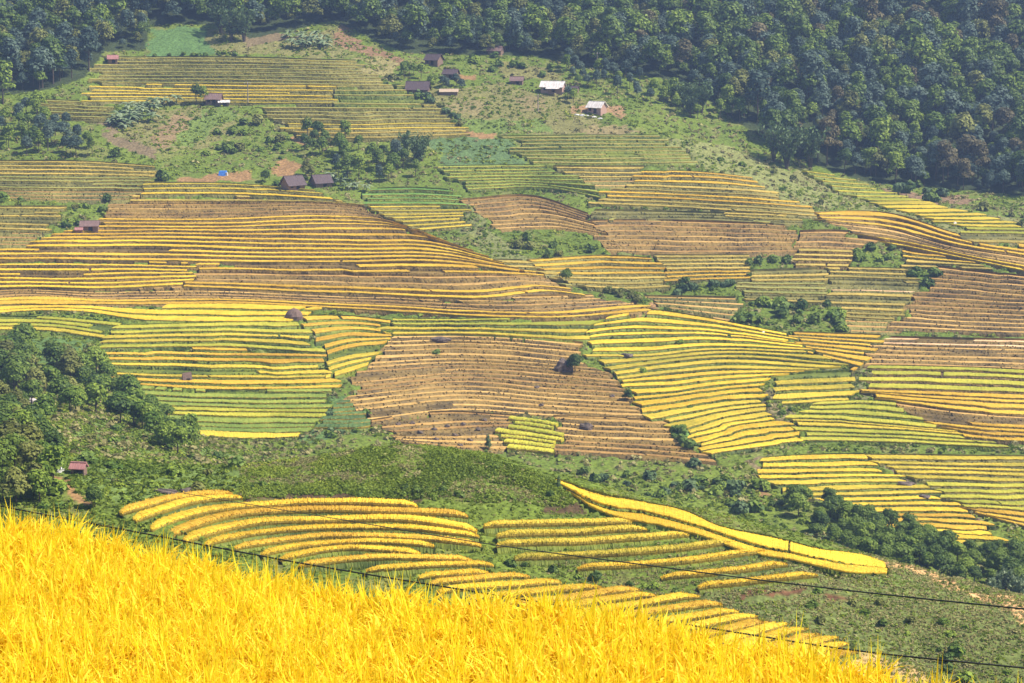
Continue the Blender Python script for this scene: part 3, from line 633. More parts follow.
# strips of the near spur
ORD = ['first', 'second', 'third', 'fourth', 'fifth', 'sixth', 'seventh', 'eighth', 'ninth', 'tenth', 'eleventh', 'twelfth', 'thirteenth', 'fourteenth',
       'fifteenth', 'sixteenth', 'seventeenth', 'eighteenth', 'nineteenth', 'twentieth', 'twenty first', 'twenty second', 'twenty third', 'twenty fourth',
       'twenty fifth', 'twenty sixth', 'twenty seventh', 'twenty eighth']
def build_strip(path, label, group, crop, wid, hgt):
    p = np.asarray(path, float); ln = np.hypot(*np.diff(p, axis=0).T).sum(); Mn = int(ln / .9)
    q = resample(path, Mn); t = np.linspace(0, 1, Mn)
    q[:, 1] += wig(t * ln, 40, int(p[0, 0]), .7) + 3.0
    x, y, z = hit(q[:, 0], q[:, 1], 'spur')
    fr = np.column_stack([x, y]); tg = np.gradient(fr, axis=0); tg /= np.linalg.norm(tg, axis=1)[:, None] + 1e-9
    nrm = np.column_stack([-tg[:, 1], tg[:, 0]])
    if nrm[:, 1].mean() < 0: nrm = -nrm
    tap = np.clip(np.minimum(t, 1 - t) * ln / 14, 0, 1) ** .6
    w = wid * (.35 + .65 * tap) * (1 + .12 * wig(t * ln, 30, 5 + int(p[0, 1])))
    bk = fr + nrm * w[:, None]
    for f in np.linspace(0, 1, 4):
        xx, yy = (fr * (1 - f) + bk * f).T; u, v = proj(xx, yy, ground(xx, yy)); mask_add('spur', u, v); mask_add('spur', u, v + 1)
    zb = ground(bk[:, 0], bk[:, 1]); zt = .6 * z + .4 * zb
    c = np.array([x[Mn // 2], y[Mn // 2], z[Mn // 2] - .2])
    root = empty('rice_strip', c); tag(root, label, 'rice strip', group)
    hh = hgt * (.55 + .45 * tap)
    L = crop_sheet(fr, bk, np.zeros(Mn), 1.0, inset=.15, jit=.55)
    zz = np.concatenate([zt[:1], zt, zt[-1:]])[None]; h2 = np.concatenate([hh[:1], hh, hh[-1:]])[None]
    L = L.copy(); L[..., 2] = zz + L[..., 2] * h2
    a2 = Acc(); a2.sheet(L - c, 2)
    # loose ears along the top
    nb = int(ln * 6); ii = rng.integers(0, Mn, nb); ff = rng.random(nb) ** 1.3
    P0 = np.column_stack([fr[ii] * (1 - ff[:, None]) + bk[ii] * ff[:, None], zt[ii] + hh[ii] * .72])
    V, Q = fluff_quads(P0 - c, .15, .11)
    a2.raw(V, Q)
    link('rice_crop', a2.mesh('rice_crop', [M[crop], M['stalk_shade']]), root)
    b = Acc(); out = -nrm
    jz = rng.normal(0, .07, Mn)
    rows = np.array([np.column_stack([bk + nrm * .1, zb + .15]), np.column_stack([bk, zt]), np.column_stack([fr + out * .1, zt + jz * .5]),
                     np.column_stack([fr + out * .35, zt - .45 + jz]), np.column_stack([fr + out * .5, zt - 1.1])])
    b.sheet(rows - c); link('terrace_bank', b.mesh('terrace_bank', M['bank_green']), root)

for i, p in enumerate(FAN):
    sp_ = 1.0 if 3 < i < 13 else 1.15
    build_strip(p, 'golden rice strip, %s from the top of the curving fan on the near spur' % ORD[i], 'curving rice strips fanned over the near spur',
                'yellow' if i % 3 else 'golden', 1.5 * sp_ if i > 4 else 1.9, .50 if i > 4 else .62)
for i, p in enumerate(BENCH):
    build_strip(p, 'yellow rice strip on a grassy bench, %s from the top right of the fan' % ORD[i], 'rice strips on grassy benches of the near spur',
                'yelgreen' if i < 4 else 'yellow', 1.5 if i < 4 else 1.2, .68)

# ------------------------------------------------------------------ the ground itself, one sheet
def roughness(x, y):
    return ((fbm(x, y, 9, 3) - .5) * 1.3 + (vnoise(x, y, 1.7, 9) - .5) * .5) * np.clip((y - 95) / 40, 0, 1)
def surf(x, y): return ground(x, y) + roughness(np.asarray(x, float), np.asarray(y, float))
C_SCRUB = (.10, .14, .02); C_OLIVE = (.165, .155, .052); C_GRASS = (.125, .165, .024); C_SOIL = (.245, .145, .062); C_DARK = (.035, .048, .018)
C_LAWN = (.12, .165, .035); C_TEAL = (.085, .15, .045); C_PATH = (.16, .12, .065); C_RED = (.13, .065, .032)
PATCH = [  # layer, polygon, colour, feather noise
 ('far', [(147,27),(207,27),(216,55),(150,57)], C_TEAL), ('far', [(200,28),(270,34),(340,30),(345,57),(216,56)], C_OLIVE),
 ('far', [(343,16),(350,36),(372,48),(402,58),(398,64),(362,58),(344,46),(336,30)], (.20,.12,.065)), ('far', [(240,33),(300,33),(280,44),(245,44)], C_PATH),
 ('far', [(112,122),(160,112),(205,105),(236,112),(240,125),(205,148),(150,156),(105,130)], C_OLIVE),
 ('far', [(150,135),(185,116),(200,118),(190,132),(160,152)], (.20,.14,.07)),
 ('far', [(97,115),(103,115),(112,136),(144,146),(160,152),(156,158),(140,155),(104,140)], C_PATH),
 ('far', [(207,108),(233,108),(237,120),(215,132),(196,146),(176,144),(182,132)], C_LAWN),
 ('far', [(168,183),(188,174),(256,173),(260,182),(200,184)], C_SOIL), ('far', [(274,172),(282,158),(300,160),(300,178),(276,178)], C_SOIL),
 ('far', [(288,130),(300,133),(304,145),(292,142)], C_SOIL),
 ('far', [(345,60),(395,62),(400,78),(365,72)], (.22,.19,.075)), ('far', [(430,90),(500,84),(575,98),(606,122),(570,136),(500,136),(440,120)], C_OLIVE),
 ('far', [(520,95),(545,98),(548,110),(520,112)], (.20,.16,.07)), ('far', [(440,104),(480,104),(485,114),(450,116)], (.20,.165,.07)),
 ('far', [(455,118),(540,116),(552,134),(500,134),(468,130)], C_LAWN),
 ('far', [(460,130),(492,130),(496,139),(468,140)], C_SOIL), ('far', [(575,106),(622,106),(620,116),(575,115)], (.26,.16,.08)),
 ('far', [(430,140),(505,138),(528,164),(444,166)], (.09,.14,.05)), ('far', [(580,128),(625,124),(640,135),(590,136)], (.2,.16,.07)),
 ('far', [(452,74),(472,74),(474,80),(455,80)], C_SOIL), ('far', [(500,60),(560,66),(570,78),(500,78)], C_OLIVE),
 ('far', [(620,135),(690,140),(760,158),(850,208),(800,212),(700,165),(640,160)], (.18,.19,.062)),
 ('far', [(790,175),(850,205),(940,235),(1060,250),(1060,225),(960,212),(860,188),(800,165)], (.17,.17,.06)),
 ('far', [(880,186),(960,196),(980,206),(900,202)], (.20,.13,.075)), ('far', [(600,205),(800,210),(800,226),(620,222)], (.17,.16,.06)),
 ('far', [(430,200),(470,204),(500,240),(560,270),(540,290),(470,235)], (.15,.16,.055)),
 ('far', [(545,312),(600,300),(650,306),(690,300),(650,314)], C_SOIL), ('far', [(660,312),(735,318),(700,322),(660,318)], (.22,.16,.07)),
 ('far', [(820,365),(862,362),(866,400),(800,402),(824,385)], (.15,.15,.06)), ('far', [(740,388),(790,396),(800,425),(752,418)], (.17,.14,.065)),
 ('far', [(640,430),(676,426),(704,436),(690,450),(650,446)], (.10,.18,.045)), ('far', [(0,335),(90,338),(110,368),(60,366),(0,360)], (.085,.14,.04)),
 ('far', [(50,425),(120,420),(210,445),(245,465),(225,498),(110,505),(50,470)], (.12,.17,.04)),
 ('far', [(770,545),(900,545),(1000,560),(1060,570),(1060,540),(960,545),(830,525)], (.11,.15,.045)),
 ('far', [(985,546),(1060,556),(1060,540),(1003,530)], C_LAWN), ('far', [(326,395),(380,400),(392,425),(300,440)], (.085,.14,.04)),
 ('far', [(55,476),(64,478),(72,492),(92,504),(84,508),(62,496)], C_SOIL),
 ('far', [(756,455),(764,457),(758,478),(752,470)], C_PATH), ('far', [(758,490),(768,488),(770,497),(757,497)], C_SOIL),
 ('far', [(862,458),(872,458),(945,500),(985,525),(975,525),(935,505)], (.19,.13,.09)),
 ('spur', [(-60,502),(70,512),(130,520),(180,538),(-60,560)], (.45,.29,.09)), ('spur', [(45,497),(90,498),(85,508),(50,508)], (.55,.42,.05)),
 ('spur', [(870,556),(905,560),(960,586),(1060,614),(1060,640),(980,616),(915,588)], (.50,.30,.13)),
 ('spur', [(740,560),(900,566),(1000,610),(1060,660),(1060,720),(800,700),(700,600)], (.125,.15,.042)),
 ('spur', [(740,598),(780,592),(812,588),(806,594),(770,601),(745,603)], C_RED), ('spur', [(826,595),(856,592),(845,600),(828,599)], C_RED),
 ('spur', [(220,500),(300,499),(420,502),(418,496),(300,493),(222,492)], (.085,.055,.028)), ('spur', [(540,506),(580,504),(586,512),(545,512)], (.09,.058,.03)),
 ('spur', [(820,650),(900,660),(940,690),(820,690)], (.45,.30,.12)), ('spur', [(100,505),(125,508),(150,535),(120,535)], (.40,.24,.10)),
 ('spur', [(860,556),(930,575),(925,590),(880,580)], C_LAWN),
]
ga = np.linspace(-.36, .36, 620)
gy = np.concatenate([np.exp(np.linspace(math.log(2.5), math.log(100), 130, endpoint=False)), np.arange(100, 430, .75), np.arange(430, 790, .95), np.arange(790, 1150, 4)])
A, Y = np.meshgrid(ga, gy, indexing='ij'); X = A * Y
Zs = gz(A, np.maximum(Y, 95.0))
# foreground terrace: level bed whose edge runs diagonally, then a steep drop to the slope below
RICE_Z = -2.575; BED_Z = RICE_Z - .88
def edge_y(x): return 11.0 - .573 * (x + 2.56)
z100 = gz(A, np.full_like(A, 100.0))
E = np.clip(edge_y(X), 3.5, 16)
tt = np.clip((Y - E) / (100 - E), 0, 1); drop = BED_Z - 1.3 + (z100 - BED_Z + 1.3) * tt
k = np.clip((Y - E) / .35, 0, 1)
near = np.where(Y < E, BED_Z, BED_Z * (1 - k) + drop * k)
Zt = np.where(Y < 100, near, Zs)
rough = roughness(X, Y)
U, V = proj(X, Y, Zs)
Uj = U + (fbm(X, Y, 7, 21, 4) - .5) * 26; Vj = V + (fbm(X, Y, 7, 22, 4) - .5) * 13
spur_side = Y < np.interp(U, [0, 230, 300, 600, 1024], [205, 232, 262, 268, 245])
inf = np.where(spur_side, in_mask('spur', U, V), in_mask('far', U, V)) & (Y > 100)
Zt = Zt + np.where(inf, 0, rough)
Zt = Zt - np.where(inf, np.where(spur_side, .9, 1.25), 0)
n1 = fbm(X, Y, 22, 31); n2 = fbm(X, Y, 4, 41)
colr = np.empty(X.shape + (3,))
f1 = np.clip((n1 - .35) / .3, 0, 1)[..., None]
colr[:] = np.array(C_SCRUB) * (1 - f1) + np.array(C_GRASS) * f1
f2 = np.clip((n2 - .58) / .15, 0, 1)[..., None]
colr = colr * (1 - f2 * .6) + np.array(C_OLIVE) * f2 * .6
for layer, poly, c in PATCH:
    ok = inpoly(Uj, Vj, poly) & (spur_side if layer == 'spur' else ~spur_side | (U < 230)) & (Y > 100)
    colr[ok] = np.array(c) * (.85 + .3 * n2[ok])[:, None]
FOREST = [[(330,20),(400,52),(470,56),(530,56),(600,68),(690,85),(740,125),(800,160),(870,183),(960,190),(1120,206),(1300,200),(1300,-300),(330,-300)],
          [(-250,-300),(335,-300),(340,20),(250,38),(215,25),(150,25),(145,50),(105,52),(85,78),(40,92),(-40,98),(-250,100)]]
isfor = np.zeros(X.shape, bool)
for p in FOREST: isfor |= inpoly(U, V, p)
isfor &= Y > 560
colr[isfor] = np.array(C_DARK) * (.7 + .6 * n2[isfor])[:, None]
colr[Y < 16] = (.12, .08, .035)
na, ny = X.shape
VV = np.stack([X, Y, Zt], -1).reshape(-1, 3)
ii = np.arange(na - 1)[:, None] * ny + np.arange(ny - 1)[None]
QQ = np.stack([ii, ii + ny, ii + ny + 1, ii + 1], -1).reshape(-1, 4)
m, nt, out = new_mat('hillside_ground'); Lk = nt.links
at = N(nt, 'ShaderNodeAttribute', attribute_name='ground_col')
geo = N(nt, 'ShaderNodeNewGeometry')
no = N(nt, 'ShaderNodeTexNoise'); no.inputs['Scale'].default_value = 1.6; no.inputs['Detail'].default_value = 5
Lk.new(geo.outputs['Position'], no.inputs['Vector'])
mr = N(nt, 'ShaderNodeMapRange'); Lk.new(no.outputs['Fac'], mr.inputs[0]); mr.inputs[1].default_value = .3; mr.inputs[2].default_value = .7; mr.inputs[3].default_value = .5; mr.inputs[4].default_value = 1.4
mul = N(nt, 'ShaderNodeMix', data_type='RGBA', blend_type='MULTIPLY'); mul.inputs[0].default_value = 1.0
Lk.new(at.outputs['Color'], mul.inputs[6]); Lk.new(mr.outputs[0], mul.inputs[7])
bs = N(nt, 'ShaderNodeBsdfPrincipled'); bs.inputs['Roughness'].default_value = .95; bs.inputs['Specular IOR Level'].default_value = .1
Lk.new(mul.outputs[2], bs.inputs['Base Color'])
bp = N(nt, 'ShaderNodeBump'); bp.inputs['Distance'].default_value = .25; bp.inputs['Strength'].default_value = .7
Lk.new(no.outputs['Fac'], bp.inputs['Height']); Lk.new(bp.outputs[0], bs.inputs['Normal']); Lk.new(bs.outputs[0], out.inputs[0])
me = mesh_from('hillside', VV, QQ, None, [m], None, True)
ca = me.color_attributes.new('ground_col', 'FLOAT_COLOR', 'POINT')
ca.data.foreach_set('color', np.column_stack([colr.reshape(-1, 3), np.ones(na * ny)]).astype(np.float32).ravel())
tag(link('hillside', me), kind='structure')
# ------------------------------------------------------------------ trees and bushes
def leaf_cloud(lobes, n, size, r, flat=.75, fill=.35):
    """leaf clumps spread through a set of lobes (cx,cy,cz,rx,rz): returns vertices, quads"""
    wts = np.array([l[3] ** 2 * l[4] for l in lobes]) ** .75; wts /= wts.sum()
    idx = r.choice(len(lobes), n, p=wts)
    Lb = np.array(lobes)[idx]
    d = r.normal(0, 1, (n, 3)); d /= np.linalg.norm(d, axis=1)[:, None]
    d[:, 2] = np.where(d[:, 2] < -.35, -d[:, 2], d[:, 2])
    rad = np.where(r.random(n) < fill, r.random(n) ** .5, .88 + .2 * r.random(n))
    c = Lb[:, :3] + d * rad[:, None] * np.column_stack([Lb[:, 3], Lb[:, 3], Lb[:, 4]])
    nrm = d + r.normal(0, .33, (n, 3)) + [0, 0, .3]; nrm /= np.linalg.norm(nrm, axis=1)[:, None]
    ref = r.normal(0, 1, (n, 3)); a = np.cross(nrm, ref); a /= np.linalg.norm(a, axis=1)[:, None]; b = np.cross(nrm, a)
    s = size * (.55 + .9 * r.random(n))[:, None]
    k = lambda: (.75 + .5 * r.random(n))[:, None]
    V = np.stack([c - a * s * k(), c - b * s * flat * k(), c + a * s * k(), c + b * s * flat * k()], 1).reshape(-1, 3)
    return V, np.arange(4 * n).reshape(-1, 4)

def lobes_round(R, Hh, base, n, r):
    """a cauliflower crown: a core and smaller lobes round it"""
    L = [(0, 0, base + Hh * .5, R * .72, Hh * .44)]
    for i in range(n):
        an = r.random() * 2 * pi; up = r.random() ** .8; q = R * (.72 - .45 * up) * (.7 + .5 * r.random())
        s = R * (.30 + .22 * r.random())
        L.append((cos(an) * q, sin(an) * q, base + Hh * (.18 + .66 * up), s, s * .82))
    return L
def lobes_tall(R, Hh, base, n, r):
    L = []
    for i in range(n):
        f = (i + .5) / n; q = R * (.35 * (1 - f) + .1) * r.random(); an = r.random() * 2 * pi
        s = R * (.75 * (1 - f) ** .6 + .22) * (.8 + .4 * r.random())
        L.append((cos(an) * q, sin(an) * q, base + Hh * f, s, s * .75))
    return L

def trunk_mb(h, rad, r, limbs=4, lean=.06, crownR=2.0):
    mb = MB(); k = 6
    ax = np.array([[lean * h * (i / k) ** 2 * (r.random() - .3), lean * h * (i / k) * (r.random() - .5), -1.0 + (h + 1.0) * i / k] for i in range(k + 1)])
    mb.tube(ax, np.linspace(rad * 1.25, rad * .45, k + 1), 7)
    for i in range(limbs):
        an = r.random() * 2 * pi; z0 = h * (.45 + .35 * r.random()); z1 = z0 + h * .3
        p0 = np.array([0, 0, z0]); p2 = np.array([cos(an) * crownR * .6, sin(an) * crownR * .6, z1])
        p1 = (p0 + p2) / 2 + [0, 0, -.1 * h]
        mb.tube(np.array([p0, p1, p2]), [rad * .5, rad * .35, rad * .12], 5)
    return mb

class Kind:
    """mesh data of one kind of plant, shared by its copies"""
    def __init__(s, crown, trunk, joint=None): s.crown = crown; s.trunk = trunk; s.joint = joint

def make_tree(seed, R, Hc, base, leaf, n=420, size=.42, form='round', lobes=8, rad=.16):
    r = np.random.default_rng(seed)
    L = (lobes_round if form == 'round' else lobes_tall)(R, Hc, base, lobes, r)
    V, Q = leaf_cloud(L, n, size, r)
    tb = trunk_mb(base + Hc * .7, rad, r, 5, crownR=R)
    TV = np.concatenate(tb.V); TQ = np.array(tb.Q, int); TT = np.array(tb.T, int)
    crown = mesh_from('crown', V, Q, None, [M[leaf]]); trunk = mesh_from('trunk', TV, TQ, TT, [M['bark']], None, True)
    joint = mesh_from('tree', np.concatenate([V, TV]), np.concatenate([Q, TQ + len(V)]), TT + len(V), [M[leaf], M['bark']], [0] * len(Q) + [1] * (len(TQ) + len(TT)))
    return Kind(crown, trunk, joint)

def make_shrub(seed, R, Hh, leaf, n=170, size=.26):
    r = np.random.default_rng(seed)
    L = lobes_round(R, Hh, -.1, 6, r)
    V, Q = leaf_cloud(L, n, size, r)
    mb = MB()
    for i in range(5):
        an = r.random() * 2 * pi
        mb.tube(np.array([[cos(an) * .06, sin(an) * .06, -.5], [cos(an) * R * .25, sin(an) * R * .25, Hh * .35], [cos(an) * R * .55, sin(an) * R * .55, Hh * .7]]), [.05, .035, .012], 4)
    TV = np.concatenate(mb.V); TQ = np.array(mb.Q); TT = np.array(mb.T)
    return Kind(None, None, mesh_from('shrub', np.concatenate([V, TV]), np.concatenate([Q, TQ + len(V)]), TT + len(V), [M[leaf], M['bark']], [0] * len(Q) + [1] * (len(TQ) + len(TT))))

def make_bamboo(seed, Hh, leaf, culms=26, n=620):
    """a clump of bamboo: arching culms that carry plumes of leaves"""
    r = np.random.default_rng(seed); mb = MB(); cs = []; 
    for i in range(culms):
        an = r.random() * 2 * pi; sp_ = Hh * (.10 + .26 * r.random()); h = Hh * (.7 + .35 * r.random())
        t = np.linspace(0, 1, 7); q = .35 + (sp_) * t ** 2.3
        pts = np.column_stack([cos(an) * q, sin(an) * q, -.5 + (h + .5) * (t - .12 * t ** 4)])
        mb.tube(pts, np.linspace(.06, .02, 7), 4)
        k = n // culms; tt = .35 + .65 * r.random(k) ** .8
        for d in range(3): pass
        c = np.column_stack([np.interp(tt, t, pts[:, d]) for d in range(3)]) + r.normal(0, .035 * Hh, (k, 3))
        cs.append(c)
    c = np.concatenate(cs); m_ = len(c)
    a = r.normal(0, 1, (m_, 3)); a[:, 2] -= .6; a /= np.linalg.norm(a, axis=1)[:, None]
    b = np.cross(a, r.normal(0, 1, (m_, 3))); b /= np.linalg.norm(b, axis=1)[:, None]
    s = (.35 + .4 * r.random(m_))[:, None]
    V = np.stack([c - a * s, c - b * s * .35, c + a * s, c + b * s * .35], 1).reshape(-1, 3); Q = np.arange(4 * m_).reshape(-1, 4)
    TV = np.concatenate(mb.V)
    return Kind(mesh_from('crown', V, Q, None, [M[leaf]]), mesh_from('trunk', TV, mb.Q, mb.T, [M['bark']]))

def make_banana(seed, Hh, leaf='leaf_pale', nl=11):
    """a banana plant: a soft stem and long arching leaf blades"""
    r = np.random.default_rng(seed); Vs = []; Qs = []; o = 0
    for i in range(nl):
        an = 2 * pi * i / nl + r.normal(0, .25); ln = Hh * (.55 + .3 * r.random()); el = .25 + .8 * r.random()
        t = np.linspace(0, 1, 7); q = ln * t * cos(el * .75); z = Hh * .5 + ln * (t * sin(el) - .62 * t ** 2)
        cx = np.column_stack([cos(an) * q, sin(an) * q, z]); wd = .34 * np.sin(np.clip(t * 1.08, 0, 1) * pi) ** .6 + .03
        sd = np.array([-sin(an), cos(an), 0])
        lft = cx + sd * wd[:, None] - [0, 0, .12] * 1; rgt = cx - sd * wd[:, None] - [0, 0, .12]
        V, Q = strip_quads(np.array([lft, cx, rgt])); Vs.append(V); Qs.append(Q + o); o += len(V)
    mb = MB(); mb.tube(np.array([[0, 0, -.5], [.03, 0, Hh * .3], [0, .03, Hh * .56]]), [.16, .13, .08], 6)
    return Kind(mesh_from('crown', np.concatenate(Vs), np.concatenate(Qs), None, [M[leaf]]), mesh_from('stem', np.concatenate(mb.V), mb.Q, mb.T, [M['leaf_olive']]))

def plant(kind, name, cat, label, group, x, y, z, s=1.0, parts=True, rz=None, sz=None):
    rz = random.random() * 6.28 if rz is None else rz
    if parts and kind.crown is not None:
        o = empty(name, (x, y, z), rz)
        link('crown', kind.crown, o); link('stem' if 'banana' in name else 'trunk', kind.trunk, o)
    else:
        o = link(name, kind.joint, None, (x, y, z), rz)
    o.scale = (s, s, s * (sz or 1.0))
    return tag(o, label, cat, group)

FT = {}                                                          # forest trees: colour -> list of kinds
for j, (key, leaf) in enumerate([('dark green', 'leaf_dark'), ('green', 'leaf_mid'), ('blue green', 'leaf_haze_blue'), ('olive', 'leaf_olive'), ('rusty brown', 'leaf_red')]):
    FT[key] = [make_tree(100 + j * 10 + q, 2.7 + .5 * (q % 2), 5.2 + 1.2 * (q % 3), 2.4, leaf, 1000, .31, 'round', 9 if q != 2 else 12) for q in range(3)]
SH = {k: [make_shrub(300 + 7 * i + q, 1.0, 1.25, l) for q in range(3)] for i, (k, l) in enumerate(
    [('dark green', 'leaf_dark'), ('green', 'leaf_mid'), ('olive', 'leaf_olive'), ('bright green', 'leaf_lime'), ('blue green', 'leaf_teal')])}
BIG = {k: [make_tree(500 + 11 * i + q, 3.0, 5.4, 1.2, l, 1500, .30, 'round', 13) for q in range(3)] for i, (k, l) in enumerate([('dark green', 'leaf_dark'), ('green', 'leaf_mid'), ('olive', 'leaf_olive')])}
SLIM = [make_tree(600 + q, 1.5, 6.5, 1.6, 'leaf_teal', 700, .28, 'tall', 8, .12) for q in range(2)]
BAM = [make_bamboo(620 + q, 10, 'leaf_teal') for q in range(2)] + [make_bamboo(630, 8, 'leaf_mid')]
BAN = [make_banana(640 + q, 3.4) for q in range(3)]

def sample_poly(poly, layer, n, mind=0, avoid=True, tries=40):
    """n points inside a polygon of the photo, spread evenly over the ground there"""
    p = np.asarray(poly, float); out = []
    for _ in range(n * tries):
        u = random.uniform(p[:, 0].min(), p[:, 0].max()); v = random.uniform(p[:, 1].min(), p[:, 1].max())
        if not inpoly(np.array([u]), np.array([v]), poly)[0]: continue
        if avoid and in_mask(layer, u, v): continue
        x, y, z = [float(q[0]) for q in hit(np.array([u]), np.array([v]), layer)]
        if mind and any((x - a[0]) ** 2 + (y - a[1]) ** 2 < mind ** 2 for a in out): continue
        if not in_mask(layer, u, v): z = float(surf(np.array([x]), np.array([y]))[0])
        out.append((x, y, z, u, v))
        if len(out) >= n: break
    return out

# ---- the forest: every tree of its lower edge a thing of its own, the mass behind it one object
rf = np.random.default_rng(77); pts = []
for reg, poly in (('right', FOREST[0]), ('left', FOREST[1])):
    cell = 4.3
    gx, gyy = np.meshgrid(np.arange(-330, 330, cell), np.arange(600, 850, cell * .95))
    gx = gx + rf.normal(0, 1.3, gx.shape); gyy = gyy + rf.normal(0, 1.3, gx.shape)
    x = gx.ravel(); y = gyy.ravel(); z = surf(x, y); u, v = proj(x, y, z)
    ok = inpoly(u, v, poly) & (np.abs(x / y) < .33) & (v > -75)
    for a, b, c, uu, vv in zip(x[ok], y[ok], z[ok], u[ok], v[ok]): pts.append((a, b, c, uu, vv, reg))
cl = np.array([fbm(np.array([p[0]]), np.array([p[1]]), 60, 5)[0] for p in pts])
cl2 = np.array([fbm(np.array([p[0]]), np.array([p[1]]), 30, 15)[0] for p in pts])
def pick(p, q):
    w = rf.random()
    if p[3] > 700 and q > .5 and w < .22: return 'rusty brown'
    if w < .10: return 'olive'
    if w < .16: return 'rusty brown' if p[3] > 600 else 'olive'
    if q > .5: return 'blue green' if w < .7 else 'dark green'
    return 'dark green' if w < .45 else ('green' if w < .65 else 'blue green')
vis = [(p[1] - 0.0, i) for i, p in enumerate(pts) if -5 < p[3] < 1029 and p[4] > 2]
near_ids = set(i for _, i in sorted(vis)[:250])
WV, WQ, WM = [], [], []; wn = 0
order = ['dark green', 'green', 'blue green', 'olive', 'rusty brown']
cache = {}
for k_ in order:
    for q_, kd in enumerate(FT[k_]):
        me = kd.joint; vv = np.empty(len(me.vertices) * 3, np.float32); me.vertices.foreach_get('co', vv)
        nq = len(kd.crown.polygons); cache[(k_, q_)] = vv.reshape(-1, 3)[:nq * 4]
for i, p in enumerate(pts):
    key = pick(p, cl[i]); q = int(rf.integers(0, 3)); s = float(np.clip(rf.lognormal(-.05, .28), .5, 1.8)) * (.8 + .45 * cl2[i]); an = rf.random() * 6.28
    if i in near_ids:
        side = 'right hand' if p[5] == 'right' else 'left hand'
        plant(FT[key][q], 'forest_tree', 'tree', '%s tree along the lower part of the %s forest' % (key, side), '%s trees low in the %s forest' % (key, side), p[0], p[1], p[2] - .4, s, False, an)
    else:
        V = cache[(key, q)]
        keep = 4 * 720 if p[4] > -15 else 4 * 300
        V = V[:keep] * s; V = np.stack([V[:, 0] * cos(an) - V[:, 1] * sin(an) + p[0], V[:, 0] * sin(an) + V[:, 1] * cos(an) + p[1], V[:, 2] + p[2] - .4], 1)
        nq = len(V) // 4; WV.append(V); WQ.append(np.arange(4 * nq).reshape(-1, 4) + wn); wn += len(V); WM.append(np.full(nq, order.index(key)))
me = mesh_from('forest_canopy', np.concatenate(WV), np.concatenate(WQ), None, [M[k] for k in ('leaf_dark', 'leaf_mid', 'leaf_haze_blue', 'leaf_olive', 'leaf_red')], np.concatenate(WM))
tag(link('forest_canopy', me), 'dense dark forest covering the slopes at the top', kind='stuff')
print('forest', len(pts), len(near_ids), 'mass quads', wn // 4)
# ---- groves, hedges and single trees
def grove(poly, layer, n, kinds, smin, smax, name, cat, label, group, mind=1.5, parts=True, avoid=True, sink=.2):
    if name == 'shrub': n = int(math.ceil(n * .54)); smax *= 1.15
    for x, y, z, u, v in sorted(sample_poly(poly, layer, n, mind, avoid), key=lambda p: -p[1]):
        key = random.choice(list(kinds)); kd = random.choice(kinds[key])
        plant(kd, name, cat, label % key if '%s' in label else label, group % key if '%s' in group else group, x, y, z - sink, random.uniform(smin, smax), parts)
def sub(d, *k): return {q: d[q] for q in k}

# left ravine
grove([(0,352),(22,352),(40,372),(20,394),(0,396)], 'far', 13, sub(BIG,'dark green','green','olive'), .75, 1.05, 'broadleaf_tree', 'tree', '%s bushy tree at the upper left end of the ravine thicket', '%s trees at the head of the ravine', 3.2)
grove([(40,375),(62,362),(92,366),(120,392),(150,410),(165,432),(130,430),(105,424),(60,416),(34,396)], 'far', 28, sub(BIG,'dark green','green','olive'), .65, 1.0, 'broadleaf_tree', 'tree', '%s round crowned tree in the middle of the left ravine', '%s trees along the ravine', 3.0)
grove([(130,415),(150,412),(190,440),(205,455),(180,458),(150,447)], 'far', 16, sub(BIG,'dark green','green'), .5, .8, 'broadleaf_tree', 'tree', '%s small tree at the lower right end of the ravine thicket', '%s trees at the ravine end', 2.4)
grove([(0,405),(30,402),(48,425),(56,450),(58,492),(30,505),(0,500)], 'left', 34, sub(BIG,'dark green','green','olive'), .5, .8, 'broadleaf_tree', 'tree', '%s tree in the shady thicket at the left edge', '%s trees at the left edge thicket', 1.9, avoid=False)
grove([(48,492),(60,488),(66,505),(40,512)], 'left', 4, sub(SH,'green','bright green'), .8, 1.2, 'shrub', 'shrub', '%s shrub beside the yellow corner by the footpath', '%s shrubs by the footpath', 1.2, avoid=False)
x, y, z = [float(q[0]) for q in hit(np.array([95.]), np.array([506.]), 'left')]
plant(BIG['dark green'][1], 'broadleaf_tree', 'tree', 'single round dark bush tree right of the dirt footpath', None, x, y, z - .4, .40)
grove([(70,425),(120,425),(205,450),(240,468),(222,492),(110,500),(72,470)], 'left', 46, sub(SH,'green','bright green','olive'), .5, 1.1, 'shrub', 'shrub', '%s shrub on the sunny scrub between ravine and near spur', '%s shrubs on the sunny scrub', 1.0, avoid=False)
# hedge along the stream on the right
grove([(782,516),(800,505),(850,510),(900,528),(960,550),(1010,560),(1040,572),(1040,592),(1000,590),(950,582),(880,566),(820,545)], 'far', 78, {'dark green': BIG['dark green'] + BIG['dark green'] + BIG['green'][:2]}, .44, .70, 'broadleaf_tree', 'tree', '%s tree in the dark hedge row behind the yellow ridge', '%s trees of the hedge row', 1.9)
grove([(960,580),(1000,590),(1030,600),(1030,612),(985,592)], 'far', 6, {'silvery': [make_bamboo(650, 6, 'leaf_pale', 20, 420)]}, .55, .75, 'bamboo_clump', 'bamboo', 'silvery feathery clump at the right end of the dark hedge', 'feathery clumps by the hedge', 2.0)
grove([(560,470),(640,462),(740,468),(770,490),(790,510),(770,520),(690,505),(600,490)], 'far', 60, sub(SH,'dark green','green','blue green'), .7, 1.7, 'shrub', 'shrub', '%s shrub on the slope behind the yellow ridge top', '%s shrubs behind the yellow ridge', 1.6)
